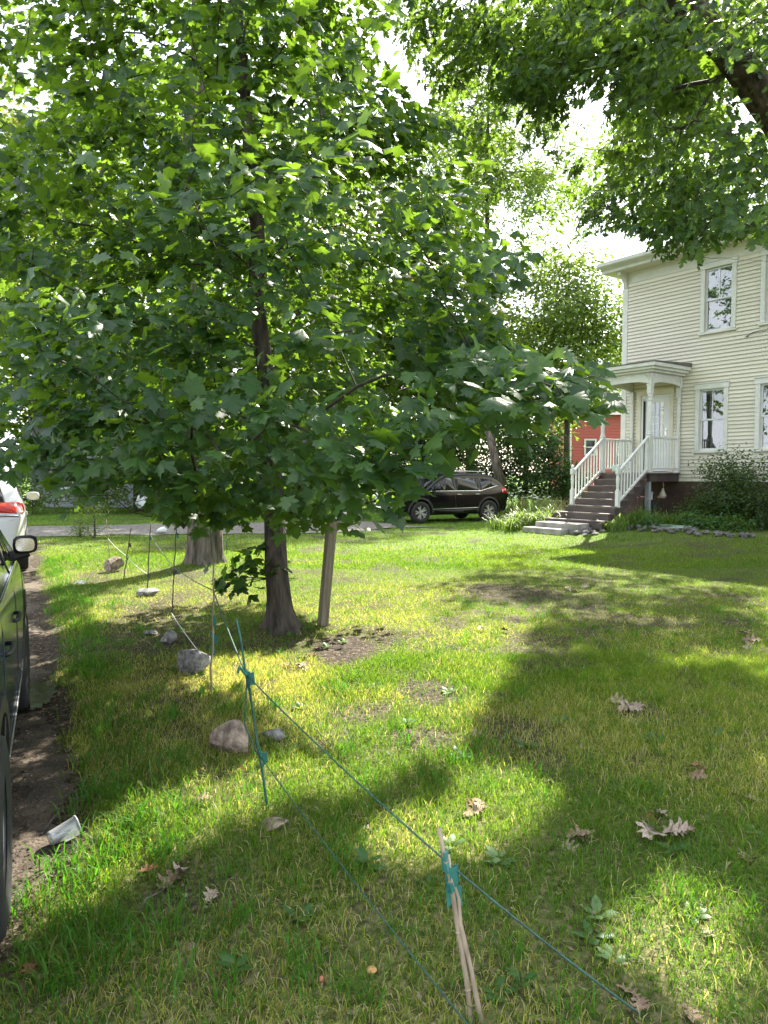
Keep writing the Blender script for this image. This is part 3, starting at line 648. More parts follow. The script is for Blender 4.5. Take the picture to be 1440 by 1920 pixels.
OAK_LO = leafshape([(0, 0), (.24, .16), (.09, .28), (.38, .42), (.10, .48), (.36, .68), (.12, .68), (0, 1)], None, .2, .2)
DIAMOND = leafshape([(0, 0), (.33, .45), (0, 1)], None, .3, .2)
OVAL = leafshape([(0, 0), (.24, .25), (.26, .55), (0, 1)], None, .3, .2)
NARROW = leafshape([(0, 0), (.12, .35), (0, 1)], None, .3, .4)
def unit(v): return v/(np.linalg.norm(v, axis=-1, keepdims=True)+1e-9)
def frames(tip, nor):
    y = unit(tip); x = unit(np.cross(y, nor)); z = np.cross(x, y); return np.stack([x, y, z], -1)
def leafcloud(shape, pos, R, size, rnd):
    V0, T0 = shape; n = len(pos); k = len(V0)
    Vn = np.repeat(V0[None], n, 0); Vn[:, :, 2] *= rng.uniform(-.8, 3.0, n)[:, None]; Vn[:, :, 0] *= rng.uniform(.8, 1.12, n)[:, None]
    V = np.einsum('nij,nkj->nki', R, Vn)*size[:, None, None]+pos[:, None]
    F = (np.arange(n)[:, None, None]*k+T0[None]).reshape(-1, 3)
    return V.reshape(-1, 3), F, np.repeat(rnd, k)
# sun patches seen on the lawn: crowns are open where the sun reaches these
LIT = [[(60, 985), (500, 985), (480, 1085), (440, 1125), (330, 1130), (300, 1095), (200, 1085), (90, 1085)],
       [(300, 1085), (400, 1075), (330, 1120), (180, 1165), (160, 1140)],
       [(545, 1030), (640, 1025), (830, 1135), (700, 1165), (600, 1180), (560, 1150)],
       [(690, 1205), (850, 1175), (975, 1165), (965, 1225), (890, 1330), (830, 1430), (700, 1440), (560, 1390), (470, 1260), (560, 1215)],
       [(0, 1590), (180, 1530), (420, 1470), (560, 1440), (640, 1490), (440, 1570), (250, 1655), (0, 1730)],
       [(580, 1450), (740, 1420), (720, 1490), (600, 1530)],
       [(640, 1640), (720, 1560), (860, 1520), (1010, 1530), (970, 1610), (760, 1660)],
       [(1130, 1760), (1280, 1640), (1390, 1700), (1330, 1890), (1160, 1880)],
       [(640, 985), (1000, 975), (1010, 1003), (900, 1030), (700, 1030)],
       [(380, 1240), (520, 1230), (470, 1290), (360, 1300)], [(830, 1440), (1000, 1470), (1050, 1540), (900, 1520)]]
def sunpx(p):
    g = p-SUN*(p[:, 2:3]/SUN[2]); q, ok, f = project(g); return q, ok & (g[:, 1] > .8)
def shades_lit(p, jit=10, pad=.09):
    r = np.zeros(len(p), bool); g = p-SUN*(p[:, 2:3]/SUN[2]); j = rng.normal(0, jit, (len(p), 2))
    for dx, dy in ((0, 0), (pad, 0), (-pad, 0), (0, pad), (0, -pad)):
        q, ok, f = project(g+[dx, dy, 0]); q = q+j; ok &= g[:, 1] > .8
        for poly in LIT: r |= inpoly(q, poly) & ok
    return r
def grow(trunk, att, cb, seg=.3, arch=.12, w_path=.22, w_up=.6):
    """connect every twig end to the nearest wood that leads to it; returns nodes, parents, limb ids, tips"""
    P = [np.array(t, float) for t in trunk]; par = [-1]+list(range(len(trunk)-1)); limb = [-1]*len(trunk); plen = [0.0]*len(trunk); nl = 0
    A = np.empty((200000, 3)); L_ = np.empty(200000); n = len(P); A[:n] = P; L_[:n] = [0 if t[2] > cb else 50 for t in trunk]
    ax = np.array([np.interp(att[:, 2], [t[2] for t in trunk], [t[i] for t in trunk]) for i in (0, 1)]).T
    order = np.argsort(np.hypot(att[:, 0]-ax[:, 0], att[:, 1]-ax[:, 1])+rng.normal(0, .15, len(att))); tips = np.empty(len(att), int); tdir = np.empty((len(att), 3))
    for i in order:
        a = att[i]; d = np.linalg.norm(A[:n]-a, axis=1)
        c = d+w_path*L_[:n]+w_up*np.clip(A[:n, 2]-a[2]+.35*d, 0, None)
        j = int(np.argmin(c)); p = A[j]; dist = d[j]; m = max(2, int(dist/seg)+1)
        ctrl = (p+a)/2+np.array([0, 0, arch*dist])+rng.normal(0, .06*dist, 3)
        if limb[j] < 0: lid = nl; nl += 1
        else: lid = limb[j]
        last = j
        for k in range(1, m+1):
            t = k/m; q = p*(1-t)**2+2*ctrl*t*(1-t)+a*t*t+(rng.normal(0, .018, 3) if k < m else 0)
            A[n] = q; L_[n] = L_[last]+dist/m if L_[last] < 40 else dist/m; par.append(last); limb.append(lid); last = n; n += 1
        tips[i] = last; tdir[i] = A[last]-A[par[last]]
    return A[:n].copy(), np.array(par), np.array(limb), tips, unit(tdir), nl
def radii(par, n, tip_r, ex=2.4):
    acc = np.zeros(n); cnt = np.zeros(n)
    for i in range(n-1, -1, -1):
        if acc[i] == 0: acc[i] = tip_r**ex
        if par[i] >= 0: acc[par[i]] += acc[i]
    return acc**(1/ex)
def limbmeshes(name, A, par, limb, R, nl, mat, root, kmin=.0):
    kids = [[] for _ in range(len(A))]
    for i, p in enumerate(par):
        if p >= 0: kids[p].append(i)
    out = [MBraw() for _ in range(nl)]
    start = [i for i in range(len(A)) if limb[i] >= 0 and (par[i] < 0 or limb[par[i]] < 0)]
    st = [(par[i], i) for i in start]
    while st:
        p0, i = st.pop(); ch = [p0, i]; lid = limb[i]
        while kids[i]:
            ks = sorted(kids[i], key=lambda q: -R[q]); 
            for q in ks[1:]: st.append((i, q))
            i = ks[0]; ch.append(i)
        rr = R[ch].copy(); rr[0] = min(rr[0], rr[1]*1.25)
        if rr.max() < kmin: continue
        k = 8 if rr[1] > .035 else 5 if rr[1] > .01 else 3
        V, F = sweep(A[ch], rr, k); out[lid].add(V, F)
    for o in out:
        if o.n: link(name, o.mesh(name), mat, root)
class MBraw:
    def __init__(s): s.v = []; s.f = []; s.n = 0
    def add(s, V, F): s.v.append(V); s.f.append(F+s.n); s.n += len(V)
    def mesh(s, name): return npmesh(name, np.concatenate(s.v), np.concatenate(s.f))
def trunkmesh(pts, rad, flare=.5, k=28, bumps=.09, seed=0, nr=60):
    P = np.array(pts, float); L_ = np.r_[0, np.cumsum(np.linalg.norm(np.diff(P, axis=0), axis=1))]
    t = np.concatenate([np.linspace(0, min(.8, L_[-1]*.4), 30), np.linspace(min(.8, L_[-1]*.4), L_[-1], nr)[1:]])
    Q = np.stack([np.interp(t, L_, P[:, i]) for i in range(3)], 1); R = np.interp(t, L_, rad)
    Q[1:-1] = (Q[:-2]+Q[1:-1]*2+Q[2:])/4
    V, F = sweep(Q, R, k); V = V.reshape(len(Q), k, 3); th = np.arange(k)*2*math.pi/k
    fl = np.exp(-t/.17)*flare; lob = np.clip(.45+.6*np.cos(th*4+seed)+.45*np.cos(th*3+seed*2), 0, 2)
    nz = fbm(np.cos(th)[None]*2.2+t[:, None]*1.2+seed, np.sin(th)[None]*2.2+t[:, None]*.9+9, seed)-.5
    rid = np.abs(np.sin(th*max(7, k//7)+5*fbm(t[:, None]*2.2+3, th[None]*1.5, 3)))**.7-.5
    s = 1+fl[:, None]*lob[None]+bumps*2*nz+bumps*(.35 if k < 40 else .75)*rid
    V = Q[:, None]+(V-Q[:, None])*s[..., None]
    return npmesh('trunk', V.reshape(-1, 3), F)
def crown_points(n, axis, prof, shell=.5, squash=(1, 1)):
    """points in a crown: prof = [(z, radius)], axis = trunk points"""
    z = np.array([p[0] for p in prof]); r = np.array([p[1] for p in prof]); zz = np.linspace(z[0], z[-1], 400); rr = np.interp(zz, z, r)
    c = np.cumsum(rr**2); c /= c[-1]; h = np.interp(rng.random(n), c, zz); a = rng.random(n)*2*math.pi; q = rng.random(n)**shell*np.interp(h, z, r)
    ax = np.array([np.interp(h, [t[2] for t in axis], [t[i] for t in axis]) for i in (0, 1)])
    lobes = 1+.16*np.sin(a*3+h*1.1)+.12*np.sin(a*5-h*1.7)
    return np.stack([ax[0]+q*np.cos(a)*lobes*squash[0], ax[1]+q*np.sin(a)*lobes*squash[1], h], 1)
def sprays(att, tdir, nl, axis, lsize, spread=(.5, .17, .06), down=.45, upn=.75, outn=.45, jn=.35):
    n = len(att)*nl; a = np.repeat(att, nl, 0); d = np.repeat(tdir, nl, 0)
    up = np.array([0, 0, 1.]); side = unit(np.cross(d, up)+1e-6)
    sg = rng.normal(0, 1, n)
    pos = a+d*(rng.uniform(-1, .15, n)*spread[0])[:, None]+side*(sg*spread[1])[:, None]+rng.normal(0, 1, (n, 3))*spread[2]
    ax = np.array([np.interp(pos[:, 2], [t[2] for t in axis], [t[i] for t in axis]) for i in (0, 1)]).T
    outw = np.c_[unit(pos[:, :2]-ax), np.zeros(n)]
    tip = unit(d*.5+side*np.sign(sg)[:, None]*.55+outw*.45-up*down+rng.normal(0, .3, (n, 3)))
    nor = unit(up*upn+outw*outn+rng.normal(0, jn, (n, 3)))
    size = lsize*(.55+.65*rng.random(n))
    return pos, tip, nor, size
def plant_tree(name, label, group, trunk, trad, prof, natt, nl, shape, lsize, lmat, wood, shell=.5, allow=None, ban=(), sunmask=True, individual=0,
               cb=None, squash=(1, 1), tip_r=.0035, sub=None, extra=None, flare=.5, down=.45, upn=.75, outn=.45, spread=(.5, .17, .06), jit=22, kmin=0, leafgap=True, tex=None, seed=1, twigmat=None, tw_arch=.12, shape_lo=None, lo_d=9.0, tk=28, tnr=60):
    root = empty(name, trunk[0]); tag(root, label, 'tree', group); off = np.array(trunk[0])
    att = crown_points(natt, trunk, prof, shell, squash)
    if extra is not None: att = np.r_[att, extra]
    def vis_ok(p, j):
        q, ok, f = project(p); q = q+rng.normal(0, j, q.shape); r = np.ones(len(p), bool)
        infr = ok & (q[:, 0] > -60) & (q[:, 0] < 1500) & (q[:, 1] > -60) & (q[:, 1] < 1980)
        if allow is not None: r &= ~infr | inpoly(q, allow)
        for b in ban: r &= ~(infr & inpoly(q, b))
        return r
    k = vis_ok(att, jit)
    if sunmask: k &= ~shades_lit(att, 14)
    k &= np.linalg.norm(att-O0, axis=1) > 2.3
    att = att[k]
    if sub is not None: att = sub(att)
    tp = np.array(trunk, float); Lt = np.r_[0, np.cumsum(np.linalg.norm(np.diff(tp, axis=0), axis=1))]; m = max(6, int(Lt[-1]/.3)); t = np.linspace(0, Lt[-1], m)
    tn = np.stack([np.interp(t, Lt, tp[:, i]) for i in range(3)], 1); tr = np.interp(t, Lt, trad)
    A, par, limb, tips, tdir, nlimb = grow(tn, att, cb if cb is not None else prof[0][0]-.6, arch=tw_arch)
    R = radii(par, len(A), tip_r); R = np.where(limb < 0, 0, R); R[:m] = tr
    R = np.minimum(R, .75*trad[0])
    pr = np.where(par >= 0, R[np.clip(par, 0, None)], 9); R = np.minimum(R, pr*.98)
    A0 = A-off
    link('trunk', trunkmesh(tp-off, trad, flare, seed=seed, k=tk, nr=tnr), wood, root)
    limbmeshes('limb', A0, par, limb, R, nlimb, twigmat or M['twig'], root, kmin)
    pos, tip, nor, size = sprays(att, tdir, nl, trunk, lsize, spread, down, upn, outn)
    k = np.ones(len(pos), bool)
    if leafgap: k = vis_ok(pos, 5)
    if sunmask: k &= ~shades_lit(pos, 7)
    k &= (np.linalg.norm(pos-O0, axis=1) > 2.2) & (pos[:, 2] > gz(pos[:, 0], pos[:, 1])+.25)
    pos, tip, nor, size = pos[k], tip[k], nor[k], size[k]; RR = frames(tip, nor); rnd = rng.random(len(pos))**1.3
    solo = np.zeros(len(pos), bool)
    if individual:
        q, ok, f = project(pos+tip*size[:, None]*.5); inf = ok & (q[:, 0] > 5) & (q[:, 0] < 1435) & (q[:, 1] > 5) & (q[:, 1] < 1400)
        vd = unit(pos-O0); facing = np.abs((RR[:, :, 2]*vd).sum(1)); score = np.where(inf, (size/f)**2*facing, 0)
        solo[np.argsort(-score)[:individual]] = True
    hi = np.ones(len(pos), bool)
    if shape_lo is not None:
        q, ok, f = project(pos); hi = ok & (q[:, 0] > -30) & (q[:, 0] < 1470) & (q[:, 1] > -30) & (q[:, 1] < 1950) & (f < lo_d)
    Vs, Fs, rs, o_ = [], [], [], 0
    for shp, sel in ((shape, ~solo & hi), (shape_lo, ~solo & ~hi)):
        if shp is None or not sel.any(): continue
        Vl, Fl, rl = leafcloud(shp, pos[sel]-off, RR[sel], size[sel], rnd[sel]); Vs.append(Vl); Fs.append(Fl+o_); rs.append(rl); o_ += len(Vl)
    f = link('foliage', npmesh('foliage', np.concatenate(Vs), np.concatenate(Fs), True, {'rnd': np.concatenate(rs)}), lmat, root); f['kind'] = 'stuff'
    if individual:
        var = [npmesh('leaf', shape[0]*[1, 1, s], shape[1], True, {'rnd': np.full(len(shape[0]), v)}) for s, v in ((1, .1), (1.4, .35), (.6, .6), (1, .9))]
        for me in var: me.materials.append(lmat)
        for i in np.where(solo)[0]:
            o = bpy.data.objects.new('leaf', var[min(3, int(rnd[i]*4))]); col.objects.link(o); o.parent = root
            mt = Matrix.Identity(4)
            for a in range(3):
                for b in range(3): mt[a][b] = RR[i, a, b]*size[i]
                mt[a][3] = pos[i, a]-off[a]
            o.matrix_local = mt
    return root, len(pos)
# ------------------------------------------------------------------ the trees of the place
tb = G(530, 1182); t2 = G(385, 1056)
def zat(py, d): return at(720, py, d)[2]
trunkA = [(tb[0], tb[1], tb[2]-.05), (tb[0]-.06, tb[1]+.02, .7)]+[tuple(at(px, py, 7.3)) for px, py in [(512, 900), (497, 690), (480, 560), (484, 440), (468, 300), (460, 180), (450, 60)]]+[(-1.5, 7.4, 7.6), (-1.4, 7.5, 9.2)]
radA = [.125, .108, .096, .083, .076, .068, .060, .052, .042, .03, .01]
ALLOW_A = [(-80, -80), (760, -80), (745, 40), (705, 70), (740, 150), (800, 210), (880, 250), (925, 330), (915, 380), (1000, 440), (1030, 500), (960, 540), (925, 570), (960, 620), (1060, 660), (1150, 690),
           (1170, 740), (1130, 800), (1090, 800), (1010, 830), (900, 850), (850, 870), (800, 900), (760, 960), (690, 990), (665, 1015), (600, 990), (540, 1000), (440, 985), (380, 1000), (330, 985), (240, 900), (190, 930), (150, 990), (110, 1000), (95, 940), (60, 890), (-80, 880)]
# the low sprout beside the trunk foot, and the long bough reaching right towards the viewer
sprout = np.array([at(px, py, d) for px, py, d in [(400, 1090, 6.9), (430, 1070, 7.0), (450, 1045, 7.0), (475, 1075, 7.0), (440, 1105, 6.9), (480, 1030, 7.1), (490, 1055, 7.1), (415, 1100, 6.8)]])
bough = []
for k in range(20):
    t = rng.random(); px = 760+t*370+rng.normal(0, 22); py = 680+t*50+rng.normal(0, 26); bough.append(at(px, py, 5.4-2.1*t+rng.normal(0, .15)))
bough += [at(px, py, d) for px, py, d in [(1090, 760, 3.1), (1130, 715, 3.1), (1040, 720, 3.3), (960, 730, 3.6)]]
front = np.array([at(px, py, d) for px, py, d in [(740, 850, 3.2), (800, 800, 3.3), (720, 780, 3.4), (860, 790, 3.5), (790, 870, 3.4), (690, 880, 3.6), (640, 930, 3.8), (720, 940, 3.6), (430, 370, 3.4), (560, 330, 3.5), (350, 350, 3.6), (620, 270, 3.7), (60, 560, 3.6), (110, 600, 3.7), (40, 640, 3.6), (150, 540, 3.8), (200, 900, 4.0), (110, 900, 3.9), (60, 800, 3.9), (150, 930, 3.8), (260, 840, 4.1), (480, 820, 3.9), (420, 860, 4.0), (360, 800, 4.1), (540, 760, 3.8), (600, 820, 3.7), (560, 650, 3.9), (660, 620, 3.8), (820, 560, 4.0), (880, 520, 4.2), (760, 430, 4.2), (940, 500, 4.3), (880, 480, 4.4), (300, 700, 4.2), (20, 700, 4.6), (60, 740, 4.8), (110, 780, 4.7), (30, 830, 4.5), (90, 850, 4.6), (150, 820, 4.9), (200, 780, 5.0), (20, 580, 5.0), (100, 660, 4.9), (180, 690, 5.0), (30, 480, 5.2), (90, 420, 5.4), (40, 340, 5.6), (140, 300, 5.8), (60, 240, 6.0), (250, 760, 4.8), (130, 880, 4.3), (50, 880, 4.2), (220, 860, 4.6), (300, 900, 4.6), (340, 940, 4.8), (400, 940, 4.9), (600, 945, 5.2), (640, 960, 5.4), (660, 985, 5.3), (560, 965, 5.5), (480, 955, 5.2), (440, 965, 5.0), (370, 970, 5.0), (690, 955, 5.0), (610, 905, 5.6), (650, 920, 5.0), (720, 930, 4.8), (540, 930, 5.0)]])
profA = [(1.05, 1.8), (1.4, 2.6), (2.0, 3.1), (3.0, 3.15), (4.2, 2.9), (5.4, 2.5), (6.8, 2.0), (8.2, 1.4), (9.4, .5)]
rt, nA = plant_tree('maple_tree', 'broad-leaved maple with slender leaning trunk and low leafy skirt filling the left of the lawn', 'shade trees of the yard', trunkA, radA, profA, 940, 29, MAPLE, .108, M['maple'], M['bark'], ban=[[(474, 520), (494, 530), (508, 610), (512, 690), (494, 690), (480, 600)]], tk=84, tnr=130,
    shell=.45, allow=ALLOW_A, individual=300, extra=np.r_[np.array(bough), front], cb=1.2, flare=1.35, seed=2, shape_lo=MAPLE_LO, lo_d=5.0)
# the sprout is its own little set of shoots on the same tree
sp_off = np.array(trunkA[0])
mbs = MBraw()
for p in sprout:
    b0 = at(512, 1085, 7.2); c = (b0+p)/2+np.array([0, 0, .05]); tt = np.linspace(0, 1, 6)[:, None]
    Vs, Fs = sweep(b0*(1-tt)**2+2*c*tt*(1-tt)+p*tt**2-sp_off, np.linspace(.006, .002, 6), 4); mbs.add(Vs, Fs)
link('limb', mbs.mesh('limb'), M['twig'], rt)
pos, tip, nor, size = sprays(sprout, unit(sprout-at(512, 1085, 7.2)), 9, trunkA, .13, spread=(.2, .09, .05), outn=.7)
Vl, Fl, rl = leafcloud(MAPLE, pos-sp_off, frames(tip, nor), size, rng.random(len(pos)))
o = link('foliage', npmesh('foliage', Vl, Fl, True, {'rnd': rl}), M['maple'], rt); o['kind'] = 'stuff'
# second, thicker maple behind
trunkB = [(t2[0], t2[1], t2[2]-.05), (t2[0]+.03, t2[1], 1.5), (t2[0]-.1, t2[1]+.1, 3.4), (t2[0]-.3, t2[1]+.2, 6), (t2[0]-.1, t2[1]+.4, 9), (t2[0], t2[1]+.3, 15.5)]
BANSKY = [[(765, -80), (1500, -80), (1500, 1000), (760, 1000), (760, 640), (960, 560), (920, 340), (780, 215), (700, 140), (700, 60)], [(270, 895), (620, 895), (620, 1200), (-100, 1200), (-100, 960), (60, 900)]]
plant_tree('old_maple_tree', 'old maple with a thick straight grey trunk behind the slender maple', 'shade trees of the yard', trunkB, [.31, .265, .24, .2, .13, .04],
    [(2.6, 3.2), (3.6, 5.2), (6, 6.2), (9, 6.2), (13, 4.6), (16, 2.4), (17.5, .6)], 760, 26, MAPLE_LO, .145, M['maple_far'], M['bark_grey'], shell=.5, ban=BANSKY, cb=2.2, flare=.35, seed=5, kmin=.008, tk=84, tnr=130)
# the oak whose trunk stands right of the picture
OT = np.array([7.2, 9.6, float(gz(7.2, 9.6))])
trunkO = [tuple(OT-[0, 0, .05]), tuple(OT+[-.05, 0, 2.5]), tuple(OT+[-.25, -.1, 4.6]), tuple(at(1470, 235, 8.9)), tuple(at(1385, 120, 8.6)), tuple(at(1290, 10, 8.3)), tuple(at(1180, -150, 8.0)), (2.2, 7.6, 10.5), (1.6, 7.2, 12.4)]
radO = [.5, .40, .32, .21, .17, .15, .125, .09, .03]
ALLOW_O = [(690, -80), (1520, -80), (1520, 430), (1440, 450), (1380, 440), (1330, 480), (1240, 470), (1200, 440), (1150, 430), (1090, 450), (1030, 480), (960, 430), (950, 340), (930, 440), (880, 360), (850, 260), (790, 150), (740, 90), (690, 50)]
hang = np.array([at(px+rng.normal(0, 25), py+rng.normal(0, 22), d+rng.normal(0, .5)) for px, py, d in [(1250, 430, 8), (1300, 420, 8), (1350, 400, 7.6), (1400, 390, 7.5), (1430, 420, 7.3), (1200, 400, 8.4), (1280, 360, 8), (1340, 340, 8), (1100, 420, 9), (1050, 440, 9.5), (1150, 380, 9), (1000, 400, 9.5), (1000, 300, 9), (1080, 330, 9), (1160, 300, 8.8), (950, 200, 8.6), (1000, 120, 8), (1060, 60, 7.8), (900, 60, 8), (850, 30, 8.2), (1120, 150, 8), (1200, 180, 8), (1250, 260, 8), (1320, 220, 7.8), (1400, 330, 7.4), (1380, 60, 7), (1420, 20, 6.6), (1220, 60, 7.5), (940, 20, 8), (800, 20, 8.4), (830, 80, 8.6), (1420, 280, 7), (1250, 450, 7.8), (1310, 455, 7.7), (1370, 425, 7.5), (1190, 420, 8.2), (900, 150, 9.5), (930, 250, 9.5), (960, 330, 10), (980, 410, 10), (880, 100, 9), (850, 130, 9), (900, 300, 10), (930, 180, 9.5), (960, 120, 9)] for _ in range(5)])
axisO = [(4.6, 10, 5), (4.6, 10, 16)]
# boughs that keep the right and near lawn in shade
SHADE = [([(900, 1045), (1000, 1010), (1440, 1030), (1440, 1500), (1060, 1500), (900, 1420), (985, 1190), (985, 1120), (850, 1120)], 520, (7.5, 12)), ([(0, 1760), (450, 1600), (600, 1560), (640, 1700), (600, 1920), (0, 1920)], 130, (6, 10)),
         ([(700, 1690), (1100, 1640), (1130, 1900), (700, 1900)], 90, (6, 10)), ([(1000, 1500), (1440, 1500), (1440, 1640), (1270, 1620), (1100, 1740), (1030, 1640)], 70, (6.5, 10)), ([(640, 1530), (830, 1450), (860, 1500), (700, 1570)], 22, (6, 10))]
shade = []
for poly, n_, (za, zb_) in SHADE:
    q_ = np.array(poly, float); g_ = rng.uniform(q_.min(0), q_.max(0), (n_*6, 2)); g_ = g_[inpoly(g_, poly)]
    d_ = np.array([G(*p_) for p_ in g_]); pr_ = d_[:, 1]**1.5; d_ = d_[rng.choice(len(d_), min(n_, len(d_)), False, pr_/pr_.sum())]
    shade.append(d_+SUN*(rng.uniform(za, zb_, len(d_))/SUN[2])[:, None])
shade = np.concatenate(shade)
root, nO = None, 0
cps = crown_points(1000, axisO, [(5.6, 4.6), (7, 6.2), (9.5, 7.4), (12, 6.2), (14.5, 3.2)], .5, (1.0, 1.25))
root, nO = plant_tree('oak_tree', 'large oak with heavy limb reaching in from the right over the lawn', 'shade trees of the yard', trunkO, radO, [(6, .5), (9, .5)], 4, 24, OAK, .145, M['oak'], M['bark'], tk=60, tnr=110,
    allow=ALLOW_O, individual=300, cb=4.0, flare=.4, seed=7, extra=np.r_[hang, cps, shade], shape_lo=OAK_LO, lo_d=10.0, upn=.6, outn=.3, down=.6, twigmat=M['bark'], spread=(.45, .17, .1), tw_arch=.05)
# background trees
def bgtree(px, pyb, d, h, rad, lmat, label, natt=230, nl=26, ls=.16, base=1.5, trunk_r=.16, shape=DIAMOND, name='tree', stems=False, kmin=.012, sun=True, lean=0.0, ban=(), shell=.55):
    nl = int(nl*1.75); ls = ls*1.35; b = at(px, pyb, d); x, y = b[0], b[1]; z = float(gz(x, y))
    tr = [(x, y, z-.05), (x+lean*.3, y, z+base), (x+lean, y+.1, z+h*.55), (x+lean, y, z+h*.95)]
    prof = [(z+base, rad*.45), (z+base+h*.12, rad*.8), (z+h*.45, rad), (z+h*.75, rad*.95), (z+h*.92, rad*.62), (z+h, rad*.2)]
    return plant_tree(name, label, 'trees behind the yard', tr, [trunk_r, trunk_r*.85, trunk_r*.5, .02], prof, natt, nl, shape, ls, lmat, M['bark'], shell=shell, sunmask=sun and d < 29, ban=ban, kmin=kmin, leafgap=False, cb=z+base-.5,
                      spread=(.7, .36, .26), upn=.5, outn=.3, down=.3, seed=int(px) % 9)
bgtree(1062, 900, 31, 11.3, 3.0, M['pale'], 'airy pale green tree with branching stems left of the house', 420, 30, .15, 4.4, .14)
bgtree(885, 900, 38, 11.8, 3.0, M['yellow'], 'yellow-green tree showing beyond the maple leaves', 240, 26, .19, 3, .16)
bgtree(985, 900, 34, 8.5, 2.4, M['pale'], 'smaller pale tree between the yellow tree and the airy one', 190, 24, .16, 2, .12)
bgtree(1150, 890, 60, 13, 4.2, M['pale'], 'light green tree far behind the red building', 200, 26, .28, 2.2, .2)
bgtree(1500, 880, 34, 18, 4.6, M['pale'], 'bright green tree rising behind the house roof', 240, 26, .24, 4, .2)
bgtree(880, 900, 44, 29, 5.4, M['pale'], 'tall tree with fine drooping leaves high above the black car', 360, 34, .36, 13, .3, NARROW, ban=[[(700, 60), (760, 60), (790, 150), (760, 200), (720, 200)], [(890, 400), (950, 380), (985, 470), (900, 465)], [(900, 520), (1160, 520), (1160, 960), (700, 960), (700, 700)], [(1040, 440), (1230, 430), (1230, 520), (1050, 520)]], lean=1.0)
for px, d, h, r, lm, lb in [(-60, 34, 15, 5, 'pale', 'pale tree at the far left beyond the gravel lane'), (130, 38, 17, 5, 'yellow', 'yellowish tree behind the grey house'), (260, 31, 12, 4, 'pale', 'light tree beside the grey house gable'), (420, 40, 17, 5, 'yellow', 'yellowish tall tree behind the thick trunk'),
                            (560, 34, 14, 4.4, 'pale', 'light green tree behind the slender maple stem'), (690, 38, 15, 4.5, 'yellow', 'yellow-green tree beyond the wooden post'), (790, 35, 12, 3.4, 'pale', 'pale tree rising behind the black car bonnet'), (-250, 30, 14, 5, 'dark', 'dark tree left of the white car, half out of view')]:
    bgtree(px, 900, d, h*1.3, r*1.12, M[lm], lb, 270, 24, .28, 2.2, .24)
# dark thicket behind the black car, each shrub its own
def shrub(px, d, h, rad, lmat, label, natt=90, nl=26, ls=.09, group='thicket shrubs', name='shrub', xy=None, shape=DIAMOND, low=.12):
    if xy is None: b = at(px, 900, d); x, y = b[0], b[1]
    else: x, y = xy
    z = float(gz(x, y)); root = empty(name, (x, y, z)); tag(root, label, 'shrub', group)
    ax = [(x, y, z), (x, y, z+h)]
    att = crown_points(natt, ax, [(z+h*low, rad*.75), (z+h*.35, rad), (z+h*.7, rad*.85), (z+h, rad*.3)], .5)
    A, par, limb, tips, tdir, nl_ = grow(np.stack([np.full(4, x), np.full(4, y), z+np.linspace(-.03, h*.5, 4)], 1), att, z-.2, seg=.4, arch=.1)
    R = np.minimum(radii(par, len(A), .003), .03); R[:4] = [.03, .028, .022, .015]
    off = np.array([x, y, z]); s = MBraw(); V, F = sweep(A[:4]-off, R[:4], 6); s.add(V, F); link('stem', s.mesh('stem'), M['twig'], root)
    limbmeshes('branch', A-off, par, np.where(limb < 0, -1, 0), R, 1, M['twig'], root, 0)
    pos, tip, nor, size = sprays(att, tdir, nl, ax, ls, (.3, .14, .12), .1, .5, .5)
    k = pos[:, 2] > gz(pos[:, 0], pos[:, 1])+.02; pos, tip, nor, size = pos[k], tip[k], nor[k], size[k]
    V, F, r = leafcloud(shape, pos-off, frames(tip, nor), size, rng.random(len(pos)))
    o = link('foliage', npmesh('foliage', V, F, True, {'rnd': r}), lmat, root); o['kind'] = 'stuff'
    return root
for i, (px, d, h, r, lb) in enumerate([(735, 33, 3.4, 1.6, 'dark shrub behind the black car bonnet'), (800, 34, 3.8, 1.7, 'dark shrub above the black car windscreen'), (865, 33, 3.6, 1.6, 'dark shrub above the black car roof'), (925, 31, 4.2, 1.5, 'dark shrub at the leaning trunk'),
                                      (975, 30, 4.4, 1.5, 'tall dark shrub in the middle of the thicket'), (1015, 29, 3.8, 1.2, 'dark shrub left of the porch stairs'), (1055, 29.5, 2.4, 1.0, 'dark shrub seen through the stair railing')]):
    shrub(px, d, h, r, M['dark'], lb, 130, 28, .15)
for px, d, h, r, lb in [(360, 29, 2.4, 1.6, 'shrub behind the gravel lane beside the thick trunk'), (200, 29.5, 1.9, 1.4, 'low shrub in front of the grey house'), (610, 31, 2.6, 1.7, 'shrub beyond the lane behind the wooden post'), (60, 29, 2.2, 1.5, 'shrub beyond the white car')]:
    shrub(px, d, h, r, M['pale'], lb, 100, 26, .14, 'shrubs along the lane')
# leaning bare trunk and cut wood by the thicket
mb = MB(); p0 = at(940, 905, 29.2); mb.tube([p0-[0, 0, .1], at(928, 860, 29.3), at(915, 800, 29.6), at(905, 740, 30)], [.24, .19, .16, .12], 10)
tag(mb.build('leaning_trunk', M['bark_grey'], smooth=True), 'bare brown trunk leaning left behind the black car roof', 'tree trunk')
